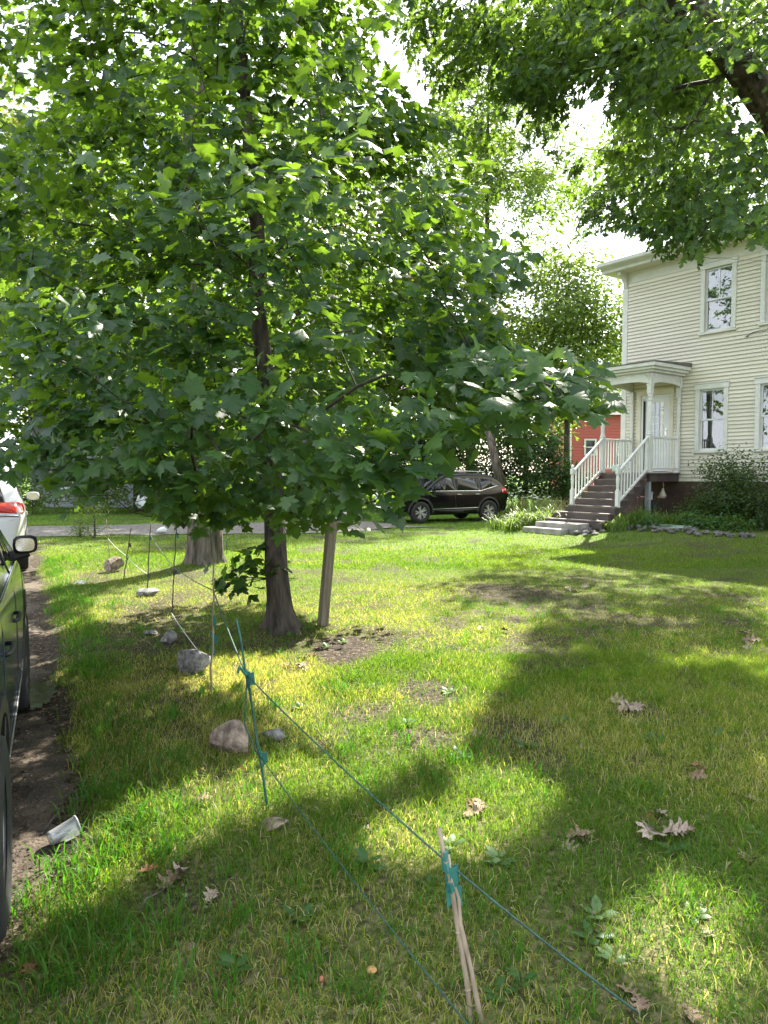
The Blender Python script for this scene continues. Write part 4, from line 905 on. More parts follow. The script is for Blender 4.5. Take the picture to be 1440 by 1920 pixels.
# ------------------------------------------------------------------ cars
M['tyre'] = pmat('tyre_rubber', (.012, .012, .012), (.022, .022, .021), 20, .8, bump=.1)
M['rim'] = pmat('alloy_rim', (.40, .40, .41), (.47, .47, .48), 10, .35, metal=.6)
M['rimdark'] = pmat('dark_alloy', (.02, .02, .022), (.035, .035, .037), 10, .35)
M['cladding'] = pmat('black_plastic', (.018, .018, .018), (.028, .028, .028), 14, .55)
M['chrome'] = pmat('chrome', (.6, .6, .6), (.7, .7, .7), 10, .12, metal=1)
M['carglass'] = pmat('tinted_glass', (.012, .014, .015), (.02, .022, .023), 2, .05, spec=.5)
M['taillight'] = pmat('red_lens', (.42, .006, .006), (.55, .015, .01), 14, .1, coat=1, spec=.7)
M['headlight'] = pmat('clear_lens', (.45, .47, .48), (.7, .72, .73), 18, .08, coat=1)
M['silvertrim'] = pmat('silver_trim', (.42, .42, .42), (.5, .5, .5), 10, .35, metal=.8)
def paint(name, c): return pmat(name, c, tuple(v*.9 for v in c), 2, .10, spec=.35)
def wheel(parent, x, y, r, side, dark=False):
    w_ = MB().lathe([(r*.62, -.10), (r*.80, -.115), (r*.95, -.105), (r, -.08), (r, .08), (r*.95, .105), (r*.80, .115), (r*.62, .10)], 36, axis='y')
    wo = w_.build('wheel', M['tyre'], parent, smooth=True); wo.location = (x, y, r)
    b = MB().lathe([(r*.63, -.09), (r*.65, .0), (r*.63, .10), (r*.60, .09), (r*.58, .03), (0, .02)], 36, axis='y')
    o = b.build('rim', M['rimdark'], wo, smooth=True); o.scale = (1, side, 1)
    s = MB()
    for k in range(5):
        a0 = k*2*math.pi/5
        for da in (-.16, .16):
            c_, s_ = math.cos(a0+da*1.4), math.sin(a0+da*1.4); c2, s2 = math.cos(a0+da*.2), math.sin(a0+da*.2); q = .028
            p0 = np.array([c2*.05, .078, s2*.05]); p1 = np.array([c_*r*.60, .085, s_*r*.60]); nrm = np.array([-s_, 0, c_])*q; dn = np.array([0, -.04, 0])
            s.add([p0-nrm, p0+nrm, p1+nrm*.8, p1-nrm*.8, p0-nrm+dn, p0+nrm+dn, p1+nrm*.8+dn, p1-nrm*.8+dn], [(0, 1, 2, 3), (7, 6, 5, 4), (0, 4, 5, 1), (1, 5, 6, 2), (2, 6, 7, 3), (3, 7, 4, 0)])
    s.lathe([(.0, .092), (.055, .09), (.06, .05)], 16, axis='y'); s.lathe([(r*.59, .085), (r*.635, .098), (r*.64, .07)], 36, axis='y')
    o = s.build('spokes', M['rim'], wo); o.scale = (1, side, 1)
    return wo
def subsurf(o, lv):
    md = o.modifiers.new('s', 'SUBSURF'); md.levels = lv; md.render_levels = lv
def apply_mods(o):
    dg = bpy.context.evaluated_depsgraph_get(); ev = o.evaluated_get(dg); me = bpy.data.meshes.new_from_object(ev); o.modifiers.clear(); old = o.data; o.data = me; bpy.data.meshes.remove(old)
def make_car(name, label, pnt, L=4.6, Wd=1.86, H=1.68, wr=.36, wb=2.66, belt=1.05, tailz=(.95, 1.15), hood=1.06, rearslope=.42, group='parked cars', lightbar=False, tl_len=.36, mw=(.125, .082)):
    root = empty(name); tag(root, label, 'car', group); hl = L/2; k = H/1.68; hw = Wd/2
    top = [(-hl, .92*k), (-hl+.06, 1.06*k), (-hl+.12, 1.14*k), (-hl+.12+rearslope*.55, 1.42*k), (-hl+.15+rearslope, 1.575*k), (-hl+.5+rearslope, 1.64*k), (-.55, H), (.25, 1.64*k), (.62, 1.47*k), (1.08, hood+.09), (1.25, hood+.04), (hl-.75, hood-.02), (hl-.32, hood-.09), (hl-.12, hood-.22), (hl, .60*k)]
    stx = sorted({round(v, 3) for v in list(np.linspace(-hl, hl, 26))+[-hl+.06, -hl+.12, hl-.05, hl-.12]})
    tx = [p[0] for p in top]; tz = [p[1] for p in top]; V = []; ns = len(stx)
    for x in stx:
        zt = float(np.interp(x, tx, tz)); e = abs(x)/hl; qe = max(0, e-.72)/.28; w0 = hw*(1-.015*e**3-.065*qe**1.4); wl = hw*(1-.015*e**3-.20*qe**1.3); zb = .24+.10*max(0, e-.8)/.2
        bz = min(belt+.03*(-x/hl), zt-.06); wroof = w0-max(0, zt-bz)*.36; zmid = .66
        wroof = max(wroof, w0*.62)
        sec = [(0, zb), (wl*.80, zb), (wl*.955, zb+.05), (wl*.985, zb+.16), (wl*.5+w0*.5 if qe == 0 else wl*.85+w0*.15, min(zmid, bz-.16)), (w0*.992, bz-.07), (w0*.965, bz), (w0*.93+(wroof-w0*.93)*.35, bz+(zt-.05-bz)*.4), (wroof, zt-.055), (wroof*.90, zt-.012), (wroof*.55, zt+.004), (0, zt+.008)]
        V.append([(x, y, z) for y, z in sec]+[(x, -y, z) for y, z in sec[-2:0:-1]])
    m_ = len(V[0]); mb = MB(); F = [(i*m_+j, i*m_+(j+1) % m_, (i+1)*m_+(j+1) % m_, (i+1)*m_+j) for i in range(ns-1) for j in range(m_)]
    F += [tuple(range(m_-1, -1, -1)), tuple(range((ns-1)*m_, ns*m_))]
    mb.add(np.array(V).reshape(-1, 3), F); body = mb.build('body', [pnt, M['cladding']], root, smooth=True)
    subsurf(body, 2); apply_mods(body); body.data.polygons.foreach_set('use_smooth', np.ones(len(body.data.polygons), bool))
    bmv = bmesh.new(); bmv.from_mesh(body.data); bvh0 = BVHTree.FromBMesh(bmv); bmv.free()
    xf, xr = wb/2+.02, -wb/2-.06
    cut = MB()
    for xx in (xf, xr):
        for sd in (-1, 1): cut.lathe([(0, sd*(hw-.36)), (wr+.055, sd*(hw-.36)), (wr+.065, sd*(hw+.2)), (0, sd*(hw+.2))], 40, c=(xx, 0, wr+.01), axis='y')
    co = cut.build('cutter', [pnt, M['cladding']], None); co.data.materials.clear(); co.data.materials.append(pnt); co.data.materials.append(M['cladding'])
    co.data.polygons.foreach_set('material_index', np.ones(len(co.data.polygons), np.int32))
    md = body.modifiers.new('b', 'BOOLEAN'); md.operation = 'DIFFERENCE'; md.object = co; md.solver = 'EXACT'; apply_mods(body)
    cm_ = co.data; bpy.data.objects.remove(co); bpy.data.meshes.remove(cm_)
    bm = bmesh.new(); bm.from_mesh(body.data); bvh = BVHTree.FromBMesh(bm); bm.free()
    def decal(nm, poly, axis, sd, mat, off=.005, cuts=3, par=root):
        b = bmesh.new(); vs = [b.verts.new((p[0], p[1], 0)) for p in poly]; b.faces.new(vs); bmesh.ops.triangulate(b, faces=b.faces[:])
        for _ in range(cuts): bmesh.ops.subdivide_edges(b, edges=b.edges[:], cuts=1)
        ok = True
        for v in b.verts:
            if axis == 'y': o_, d_ = Vector((v.co.x, sd*3, v.co.y)), Vector((0, -sd, 0))
            else: o_, d_ = Vector((sd*5, v.co.x, v.co.y)), Vector((-sd, 0, 0))
            hit = bvh0.ray_cast(o_, d_)
            if hit[0] is None: hit = bvh0.find_nearest(o_+d_*(3-hw if axis == 'y' else 5-hl))
            nn = hit[1] if hit[1].dot(d_) < 0 else -hit[1]; v.co = hit[0]+nn*off
        bmesh.ops.triangulate(b, faces=b.faces[:]); bmesh.ops.recalc_face_normals(b, faces=b.faces[:])
        for f in b.faces:
            if f.normal.dot(-d_) < 0: f.normal_flip()
        me = bpy.data.meshes.new(nm); b.to_mesh(me); b.free(); me.polygons.foreach_set('use_smooth', np.ones(len(me.polygons), bool))
        o = link(nm, me, mat, par)
        md = o.modifiers.new('t', 'SOLIDIFY'); md.thickness = off*.9; md.offset = -1; apply_mods(o)
        return o
    bl = belt+.015; rt_ = H-.20*k
    rx = -hl+.15+rearslope
    for sd in (1, -1):
        decal('window', [(.98, bl+.02), (.42, bl), (.02, bl), (.02, rt_+.01), (.30, rt_-.01), (.52, rt_-.13)], 'y', sd, M['carglass'])
        decal('window', [(-.06, bl), (-.98, bl+.01), (-.98, rt_-.0), (-.06, rt_+.01)], 'y', sd, M['carglass'])
        decal('window', [(-1.05, bl+.015), (rx-.02, bl+.17), (rx+.16, rt_-.07), (-1.05, rt_-.0)], 'y', sd, M['carglass'])
        tr_ = [(1.02, bl-.004), (1.02, bl-.022), (-1.05, bl-.020), (rx-.10, bl+.155), (rx-.06, bl+.165), (-1.05, bl-.004)]
        decal('window_trim', tr_, 'y', sd, M['chrome'], .008, 4)
        for xx, slope in ((.02, .03), (-1.02, .25), (1.06, -.05)):
            z1_ = bl-.02; zs_ = .38; decal('door_seam', [(xx, z1_), (xx-slope, zs_), (xx-slope-.011, zs_), (xx-.011, z1_)], 'y', sd, M['cladding'], .003, 3)
        for xx in (-.12, -1.02+.14):
            hd = MB().tube([(xx-.12, sd*(hw-.01), .93), (xx-.11, sd*(hw+.012), .935), (xx+.0, sd*(hw+.016), .94), (xx+.06, sd*(hw+.012), .94), (xx+.07, sd*(hw-.01), .94)], .010, 8); hd.build('door_handle', M['chrome'] if name != 'blue_car' else M['cladding'], root, smooth=True)
        decal('sill_cladding', [(xf-wr-.07, .26), (xr+wr+.07, .26), (xr+wr+.07, .43), (xf-wr-.07, .43)], 'y', sd, M['cladding'], .006, 4)
        decal('door_moulding', [(xf-wr-.09, .45), (xr+wr+.09, .47), (xr+wr+.09, .49), (xf-wr-.09, .47)], 'y', sd, M['silvertrim'], .009, 4)
        for xx in (xf, xr):
            n = 22; arc = []; a0, a1 = -.12, math.pi+.12
            ro, ri = wr+.125, wr+.062
            for kk in range(n):
                aa, ab = a0+(a1-a0)*kk/n, a0+(a1-a0)*(kk+1)/n
                arc.append([(xx+rr_*math.cos(an), wr+.01+rr_*math.sin(an)) for rr_, an in ((ri, aa), (ro, aa), (ro, ab), (ri, ab))])
            b = MB()
            for qd in arc:
                P = []
                for off in (.007, -.05):
                    for (ax_, az_) in qd:
                        hit = bvh0.ray_cast(Vector((ax_, sd*3, max(az_, .30))), Vector((0, -sd, 0))); yy = hit[0].y if hit[0] is not None else sd*hw*.97
                        P.append((ax_, yy+sd*off, az_))
                b.add(P, [(0, 1, 2, 3), (7, 6, 5, 4), (0, 4, 5, 1), (1, 5, 6, 2), (2, 6, 7, 3), (3, 7, 4, 0)])
            b.build('arch_trim', M['cladding'], root)
            wheel(root, xx, sd*(hw-.108), wr, sd)
        mr = MB(); c0 = np.array([.80, sd*(hw+mw[0]-(.05 if mw[0] < .1 else 0)), belt+.10])
        prof_ = [(-.02, -.10, .07), (.05, -.10, .075), (.10, -.07, .05), (.12, -.04, .03)]
        V = []; nn_ = 14
        for (dx, _, _), sc_ in zip(prof_, (1, 1, .8, .45)):
            for q in range(nn_):
                an = 2*math.pi*q/nn_; cy = abs(math.cos(an))**.6*math.copysign(1, math.cos(an)); cz = abs(math.sin(an))**.6*math.copysign(1, math.sin(an)); V.append((c0[0]+dx, c0[1]+cy*mw[0]*sc_, c0[2]+cz*mw[1]*sc_))
        F = [(i*nn_+j, i*nn_+(j+1) % nn_, (i+1)*nn_+(j+1) % nn_, (i+1)*nn_+j) for i in range(3) for j in range(nn_)]+[tuple(range(3*nn_, 4*nn_))]+[tuple(range(nn_-1, -1, -1))]
        mr.add(V, F); mo = mr.build('mirror', pnt if name != 'blue_car' else M['cladding'], root, smooth=True)
        MB().add([(c0[0]-.024, c0[1]+math.copysign(abs(math.cos(2*math.pi*q/14))**.6, math.cos(2*math.pi*q/14))*(mw[0]-.017), c0[2]+math.copysign(abs(math.sin(2*math.pi*q/14))**.6, math.sin(2*math.pi*q/14))*(mw[1]-.014)) for q in range(14)], [tuple(range(14))]).build('mirror_glass', M['chrome'], mo)
        MB().tube([(.84, sd*(hw-.10), belt+.01), (.84, sd*(hw+.04), belt+.05)], .035, 8).build('mirror_arm', M['cladding'], mo)
        tl = decal('taillight', [(-hl+.03, tailz[0]), (-hl+.34, tailz[0]+.02), (-hl+tl_len, tailz[1]-.03), (-hl+.10, tailz[1])], 'y', sd, M['taillight'], .014, 3)
        y0_ = hw*.93
        decal('taillight', [(sd*y0_*.52, tailz[0]+.02), (sd*y0_*.90, tailz[0]+.0), (sd*y0_*.90, tailz[1]), (sd*y0_*.52, tailz[1]-.03)], 'x', -1, M['taillight'], .014, 3)
        decal('headlight', [(hl-.06, .74), (hl-.42, .80), (hl-.50, .88), (hl-.14, .86)], 'y', sd, M['headlight'], .012, 3)
        decal('headlight', [(sd*hw*.45, .72), (sd*hw*.86, .75), (sd*hw*.86, .85), (sd*hw*.45, .80)], 'x', 1, M['headlight'], .012, 3)
        rl = MB().tube([(rx+.25, sd*hw*.62, H-.045*k), (rx+.35, sd*hw*.62, H+.02), (-.5, sd*hw*.62, H+.045), (.15, sd*hw*.62, H+.02), (.28, sd*hw*.62, H-.06)], .018, 8); rl.build('roof_rail', M['silvertrim'], root, smooth=True)
        decal('fog_surround', [(sd*hw*.50, .40), (sd*hw*.86, .40), (sd*hw*.88, .56), (sd*hw*.60, .54)], 'x', 1, M['silvertrim'], .010, 3)
    decal('windscreen', [(-hw*.66, hood+.10), (hw*.66, hood+.10), (hw*.56, 1.54*k), (-hw*.56, 1.54*k)], 'x', 1, M['carglass'], .006, 4)
    decal('rear_window', [(-hw*.68, 1.14*k), (hw*.68, 1.14*k), (hw*.56, 1.50*k), (-hw*.56, 1.50*k)], 'x', -1, M['carglass'], .006, 4)
    decal('grille', [(-hw*.42, .60), (hw*.42, .60), (hw*.45, .80), (-hw*.45, .80)], 'x', 1, M['cladding'], .010, 3)
    decal('front_bumper_trim', [(-hw*.85, .27), (hw*.85, .27), (hw*.85, .38), (-hw*.85, .38)], 'x', 1, M['cladding'], .014, 3)
    decal('rear_bumper_trim', [(-hw*.86, .32), (hw*.86, .32), (hw*.86, .50), (-hw*.86, .50)], 'x', -1, M['cladding'], .014, 3)
    if lightbar: decal('light_bar', [(-hw*.50, tailz[0]+.03), (hw*.50, tailz[0]+.03), (hw*.50, tailz[1]-.02), (-hw*.50, tailz[1]-.02)], 'x', -1, M['taillight'], .012, 3)
    if lightbar: decal('chrome_strip', [(-hw*.86, tailz[0]-.05), (hw*.86, tailz[0]-.05), (hw*.86, tailz[0]-.02), (-hw*.86, tailz[0]-.02)], 'x', -1, M['chrome'], .014, 3)
    decal('number_plate', [(-.16, .74), (.16, .74), (.16, .86), (-.16, .86)], 'x', -1, M['milk'], .012, 2)
    return root
# black car on the far grass, nose to the left and a little towards us
pf, prr = at(762, 984, 24.0), at(888, 974, 25.3)
cmid = (pf+prr)/2; ang = math.atan2(pf[1]-prr[1], pf[0]-prr[0])
c = make_car('black_car', 'black compact SUV parked on the grass beyond the lawn', paint('black_paint', (.006, .006, .007)))
c.location = (cmid[0], cmid[1], float(gz(cmid[0], cmid[1]))); c.rotation_euler.z = ang
# dark blue car at the left edge, seen from behind along its side
bw = make_car('blue_car', 'dark blue car cut off by the left picture edge, on the dirt drive', pmat('blue_paint', (.006, .014, .055), (.005, .011, .045), 2, .14, spec=.18), 4.62, 1.82, 1.70, .36, 2.67, 1.13, (1.12, 1.34), tl_len=.62, mw=(.072, .056))
def drv(uu, kk): return np.array([uu*DH[0]+kk*DR[0], uu*DH[1]+kk*DR[1]])
ba = math.radians(25.2); bh = np.array([-math.sin(ba), math.cos(ba)]); br = np.array([math.cos(ba), math.sin(ba)]); q = bh*(2.9+1.395)+br*(-.175-.91); bw.location = (q[0], q[1], float(gz(q[0], q[1]))+.0); bw.rotation_euler.z = math.atan2(bh[1], bh[0])
# white car further up the drive
wc = make_car('white_car', 'white SUV with wide red tail lamps further up the dirt drive', paint('white_paint', (.66, .67, .68)), 4.9, 1.92, 1.74, .38, 2.9, 1.12, (1.02, 1.2), lightbar=True)
q = drv(12.9+2.45, .08-.96); wc.location = (q[0], q[1], float(gz(q[0], q[1]))+.02); wc.rotation_euler.z = math.atan2(DH[1], DH[0])
# white car half hidden behind the thick trunk, beyond the lane
hc = make_car('parked_white_car', 'white car mostly hidden behind maple leaves beyond the gravel lane', paint('dull_white_paint', (.6, .6, .62)), 4.5, 1.8, 1.5, .34, 2.6, .98, (.85, 1.0))
p = at(375, 960, 27.5); hc.location = (p[0], p[1], float(gz(p[0], p[1]))); hc.rotation_euler.z = math.radians(176)
# ------------------------------------------------------------------ far buildings
M['grey_sid'] = pmat('grey_siding', (.25, .27, .29), (.31, .33, .35), 2, .7, stretch=(.2, 1, 12))
M['red_sid'] = pmat('red_siding', (.40, .085, .075), (.48, .11, .10), 2, .7, stretch=(.2, 1, 9))
def far_house(name, label, px0, px1, d, ztop, mat, wins, roofm, depth=6, gable=2.0, rz=0.0):
    a, b = at(px0, 890, d), at(px1, 890, d); Wd = b[0]-a[0]; root = empty(name, (a[0], d, float(gz(a[0], d))), rz); tag(root, label, 'building', 'buildings behind the yard')
    wl = MB().box(0, Wd, 0, depth, -.1, ztop).build('wall', mat, root)
    z = .3; n = 0
    while z < ztop-.2:
        n += 1
        MB().prism([(-.001, z), (-.03, z+.005), (-.012, z+.2), (-.001, z+.2)], .1, Wd-.1, 'x').build('siding_board', mat, wl); z += .21
    e = .4; r = MB().add([(-e, -e, ztop), (Wd+e, -e, ztop), (Wd+e, depth+e, ztop), (-e, depth+e, ztop), (-e, depth/2, ztop+gable), (Wd+e, depth/2, ztop+gable)], [(0, 1, 5, 4), (1, 2, 5), (2, 3, 4, 5), (3, 0, 4), (0, 3, 2, 1)]); r.build('roof', roofm, root)
    MB().box(0-.06, .09, -.07, .0, 0, ztop-.01).build('corner_board', M['trim'], root); MB().box(Wd-.09, Wd+.06, -.07, 0, 0, ztop-.01).build('corner_board', M['trim'], root)
    for (x0, x1, z0, z1) in wins:
        f = MB(); t = .11
        f.box(x0-t, x0, -.09, -.0, z0-t, z1+t); f.box(x1, x1+t, -.09, 0, z0-t, z1+t); f.box(x0+.001, x1-.001, -.09, 0, z1, z1+t); f.box(x0+.001, x1-.001, -.09, 0, z0-t, z0); f.box(x0+.001, x1-.001, -.07, -.0, (z0+z1)/2-.03, (z0+z1)/2+.03)
        wo = f.build('window', M['trim'], root); MB().box(x0+.002, x1-.002, -.05, -.035, z0+.002, z1-.002).build('pane', M['carglass'], wo)
    return root
far_house('grey_house', 'grey sided house mostly hidden behind the maples on the left', 60, 620, 35, 5.0, M['grey_sid'], [(1.2, 2.0, 1, 2.4), (3.4, 4.2, 1, 2.4), (6.2, 7.0, 1, 2.4), (10.5, 13.3, .0, 2.2)], M['shingle'])
far_house('red_building', 'red building glimpsed between porch post and trees', 1068, 1200, 48, 5.6, M['red_sid'], [(1.05, 1.65, 3.0, 3.9), (3.2, 3.8, 3.0, 3.9)], M['shingle'])
far_house('white_shed', 'low white shed beyond the lane behind the slender maple trunk', 530, 640, 31.5, 2.5, M['milk'], [(.5, 1.1, .9, 1.8)], M['shingle'], 3, .9)
# ------------------------------------------------------------------ rocks
M['rock'] = pmat('field_rock', (.12, .09, .065), (.38, .30, .225), 16, .9, bump=1.0, bscale=40, detail=8)
M['edge_stone'] = pmat('edging_stone', (.05, .047, .042), (.19, .18, .165), 18, .9, bump=1.0, bscale=40, detail=8)
M['rock_grey'] = pmat('grey_rock', (.09, .088, .08), (.29, .28, .26), 18, .9, bump=1.0, bscale=40, detail=8)
def rock(px, py, wpx, hpx, label, mat='rock', seed=0, flat=1.0, group='rocks along the string line', loc=None, dims=None, rz=None, name='rock', cat='rock', sink=.32, lv=3):
    r = np.random.default_rng(seed+100)
    if loc is None:
        p = G(px, py); f = p[1]; w_, h_ = wpx*f/FPX, hpx*f/FPX; dims = (w_/2, w_/2*.75, h_/2*flat)
    else: p = np.array(loc)
    bm = bmesh.new(); bmesh.ops.create_icosphere(bm, subdivisions=lv, radius=1)
    pl = [(unit(r.normal(0, 1, 3)), r.uniform(.50, .85)) for _ in range(11)]
    for v in bm.verts:
        c_ = np.array(v.co)
        for n_, d_ in pl:
            e_ = c_ @ n_-d_
            if e_ > 0: c_ = c_-n_*e_*.97
        c_ = c_*(1+.10*(fbm(np.array(c_[0]*3+seed), np.array(c_[1]*3+c_[2]*2.3), seed)-.5))
        v.co = (c_[0]*dims[0]*1.12, c_[1]*dims[1]*1.12, c_[2]*dims[2]*1.15)
    bm.normal_update()
    for e_ in bm.edges:
        if len(e_.link_faces) == 2 and e_.calc_face_angle(0) > .42: e_.smooth = False
    me = bpy.data.meshes.new(name); bm.to_mesh(me); bm.free()
    if lv > 2: me.polygons.foreach_set('use_smooth', np.ones(len(me.polygons), bool))
    o = link(name, me, M[mat]); o.location = (p[0], p[1], p[2]+dims[2]*(1-sink)); o.rotation_euler.z = r.random()*.8-.4 if rz is None else rz
    if label: tag(o, label, cat, group)
    return o
rock(361, 1258, 68, 58, 'pale grey angular rock beside the ribboned stake', 'rock_grey', 1)
rock(440, 1408, 88, 66, 'tan cracked rock behind the green stake', 'rock', 2)
rock(212, 1072, 38, 34, 'rounded tan rock on the lit grass at the far end of the string line', 'rock', 3)
rock(281, 1117, 44, 20, 'flat grey stone at the foot of a thin stake', 'rock_grey', 4)
rock(318, 1206, 32, 30, 'small slanted stone left of the pale rock', 'rock_grey', 5)
rock(285, 1190, 30, 14, 'small flat stone lying in the bare soil', 'rock_grey', 6)
rock(515, 1388, 46, 30, 'mossy grey stone right of the tan cracked rock', 'rock_grey', 8)
rock(305, 1001, 20, 16, 'small white stone at the edge of the gravel lane', 'milk', 9)
rock(515, 1550, 55, 18, 'nearly buried flat stone in front of the green stake', 'rock', 10, sink=.45)
# ------------------------------------------------------------------ wooden post
M['postwood'] = pmat('weathered_post', (.12, .10, .065), (.24, .205, .14), 9, .85, bump=.5, bscale=30, stretch=(3, 3, .25))
pb = G(605, 1172); ptp = at(625, 945, pb[1]+.03); ln = np.linalg.norm(ptp-pb)
o = MB().box(-.046, .046, -.045, .045, -.06, ln).build('wooden_post', M['postwood'], bevel=.006)
o.location = pb; o.rotation_mode = 'QUATERNION'; o.rotation_quaternion = (Vector(ptp-pb)).to_track_quat('Z', 'Y') @ Matrix.Rotation(.25, 3, 'Z').to_quaternion(); tag(o, 'weathered square wooden post leaning right of the slender maple trunk', 'post')
# ------------------------------------------------------------------ stakes and strings
M['bamboo'] = pmat('bamboo', (.22, .17, .115), (.36, .29, .20), 12, .6, stretch=(4, 4, 1))
M['steel_rod'] = pmat('dark_rod', (.03, .03, .028), (.06, .055, .05), 12, .5)
M['greenstake'] = pmat('green_plastic', (.012, .08, .06), (.03, .13, .10), 14, .45)
M['tape'] = pmat('green_tape', (.02, .13, .10), (.05, .21, .165), 10, .4)
M['twine'] = pmat('green_twine', (.010, .048, .036), (.04, .11, .085), 60, .5, stretch=(1, 1, 1))
M['white'] = pmat('pale_tape', (.5, .52, .5), (.62, .64, .62), 8, .5)
def stick(P, Q, r0, r1, mat, wob=.006, n=9, nodes_=False, k=8):
    t = np.linspace(0, 1, n)[:, None]; pts = np.asarray(P)*(1-t)+np.asarray(Q)*t; pts[1:-1] += rng.normal(0, wob, (n-2, 3)); rr_ = np.linspace(r0, r1, n)
    return pts, rr_
def stake(base, topp, r, mat, label, ties=(), double=False, nd=False):
    base = np.asarray(base, float); topp = np.asarray(topp, float); root = empty('stake', base); tag(root, label, 'stake', 'stakes of the string line')
    pts, rr_ = stick(base-[0, 0, .05], topp, r, r*.75, mat, .004)
    m = MB().tube(pts-base, rr_, 8)
    if nd:
        for t in (.25, .5, .74):
            i = t*8; c_ = pts[int(i)]*(1-i % 1)+pts[min(8, int(i)+1)]*(i % 1)-base; ax = unit(topp-base); m.tube([c_-ax*.004, c_, c_+ax*.004], [r*.9, r*1.22, r*.9], 8)
    m.build('cane', M[mat], root, smooth=True)
    if double:
        d = np.array([.017, .006, 0]); pts2, r2 = stick(base+d*1.4-[0, 0, .05], base+(topp-base)*.86+d*.5, r*.95, r*.8, mat, .004); MB().tube(pts2-base, r2, 8).build('cane', M[mat], root, smooth=True)
    for t, mt, flags in ties:
        c_ = base+(topp-base)*t-base; ax = unit(topp-base); b = MB()
        for k in range(5): b.tube([c_+ax*(k-2)*.0055-[r*1.1, 0, 0], c_+ax*(k-2)*.0055+[0, -r*1.5, 0], c_+ax*(k-2)*.0055+[r*1.1, 0, .002], c_+ax*(k-2)*.0055+[0, r*1.5, 0], c_+ax*(k-2)*.0055-[r*1.1, 0, 0]], .0028, 5)
        for k in range(flags):
            a = rng.uniform(0, 6.28); dd = np.array([math.cos(a), math.sin(a)*.5, 0])*.035*(1+k*.4); 
            b.prism([(0, 0), (.022, .004), (.026, -.03-.03*rng.random()), (.004, -.05-.03*rng.random())], -.0008, .0008, 'y'); b.v[-1] += c_+dd*.3
        b.build('tie', M[mt], root)
    return root
s1b = G(895, 1925); s1t = at(824, 1552, s1b[1]+.06)
stake(s1b, s1t, .0085, 'bamboo', 'pair of bamboo canes bound with green tape at the bottom of the picture', [(.80, 'tape', 3), (.86, 'tape', 1), (.70, 'tape', 2)], True, True)
s2b = G(506, 1520); s2t = at(444, 1160, s2b[1]+.03); stake(s2b, s2t, .0065, 'greenstake', 'slanted green stake in front of the tan cracked rock', [(.72, 'tape', 3), (.30, 'tape', 2)])
s3b = G(395, 1302); s3t = at(401, 1058, s3b[1]); stake(s3b, s3t, .008, 'bamboo', 'straight pale cane with green ribbons behind the pale grey rock', [(.60, 'tape', 2), (.46, 'tape', 3), (.36, 'tape', 1)], nd=True)
s4b = G(321, 1152); s4t = at(331, 992, s4b[1]); stake(s4b, s4t, .008, 'steel_rod', 'thin dark rod left of the ribboned cane', [(.52, 'steel_rod', 2), (.95, 'tape', 1)])
s5b = G(275, 1117); s5t = at(283, 984, s5b[1]); stake(s5b, s5t, .009, 'steel_rod', 'thin dark rod rising from the flat grey stone', [(.84, 'steel_rod', 1), (.3, 'steel_rod', 1)])
s6b = G(231, 1086); s6t = at(246, 990, s6b[1]); stake(s6b, s6t, .009, 'steel_rod', 'thin dark rod leaning right beside the rounded tan rock', [(.7, 'steel_rod', 2), (.45, 'steel_rod', 1)])
s7b = G(206, 1046); s7t = at(199, 974, s7b[1]); stake(s7b, s7t, .008, 'bamboo', 'thin pale cane behind the rounded tan rock')
s8b = G(163, 1003); s8t = at(168, 940, s8b[1]); stake(s8b, s8t, .010, 'steel_rod', 'thin rod at the weeds by the gravel lane')
s9b = G(425, 1040); s9t = at(426, 1007, s9b[1]); stake(s9b, s9t, .014, 'greenstake', 'short green peg right of the thick maple trunk')
strings = []
def string(pts, label, r=.0032, sag=0.02, mat='twine'):
    P = []
    for a, b in zip(pts, pts[1:]):
        n = 14; t = np.linspace(0, 1, n)
        for k in range(n if b is pts[-1] else n-1): P.append(np.asarray(a)*(1-t[k])+np.asarray(b)*t[k]-np.array([0, 0, sag*4*t[k]*(1-t[k])]))
    P = np.array(P); o = MB().tube(P-P[0], r, 6).build('string', M[mat], smooth=True); o.location = P[0]; tag(o, label, 'string', 'strings of the boundary line'); return o
lerp = lambda a, b, t: np.asarray(a)*(1-t)+np.asarray(b)*t
k2 = lerp(s2b, s2t, .71); k1 = lerp(s1b, s1t, .83)
kend = G(1215, 1912)
string([k2, k1], 'green twine stretched from the slanted green stake to the bound bamboo canes', .0033, .015)
string([k1, kend], 'green twine running from the bound bamboo canes to the lower right corner', .0033, .01)
string([lerp(s2b, s2t, .70), lerp(s3b, s3t, .80)], 'green twine from the slanted green stake up to the ribboned cane', .004, .01)
string([lerp(s3b, s3t, .80), lerp(s4b, s4t, .55), lerp(s5b, s5t, .85)], 'twine linking the ribboned cane with the dark rods behind it', .004, .015)
string([lerp(s4b, s4t, .02), G(370, 1235)+[0, 0, .08]], 'pale twine slanting from the dark rod down to the pale rock', .004, .01, 'white')
string([lerp(s5b, s5t, .3), lerp(s6b, s6t, .45), lerp(s7b, s7t, .5)], 'thin twine between the farthest rods', .004, .02, 'white')
lowk = lerp(s2b, s2t, .28); string([lowk, at(640, 1622, 2.6), at(880, 1925, 1.72), at(1000, 2110, 1.35)], 'lower green twine slanting from the green stake out of the bottom edge', .0026, .004)
string([k2+[.005, -.01, 0], at(459, 1360, s2b[1]-.02), at(482, 1412, s2b[1]-.02), lowk], 'loose green twine loop dangling beside the green stake', .0036, .0)
string([k2+[.012, -.012, 0], at(482, 1400, s2b[1]-.015), lowk], 'second green twine hanging down along the green stake', .0036, .0)
string([k2+[0, -.012, 0], at(449, 1250, s2b[1]-.02), at(446, 1262, s2b[1]-.02)], 'short loose twine end at the top of the green stake', .006, 0, 'tape')
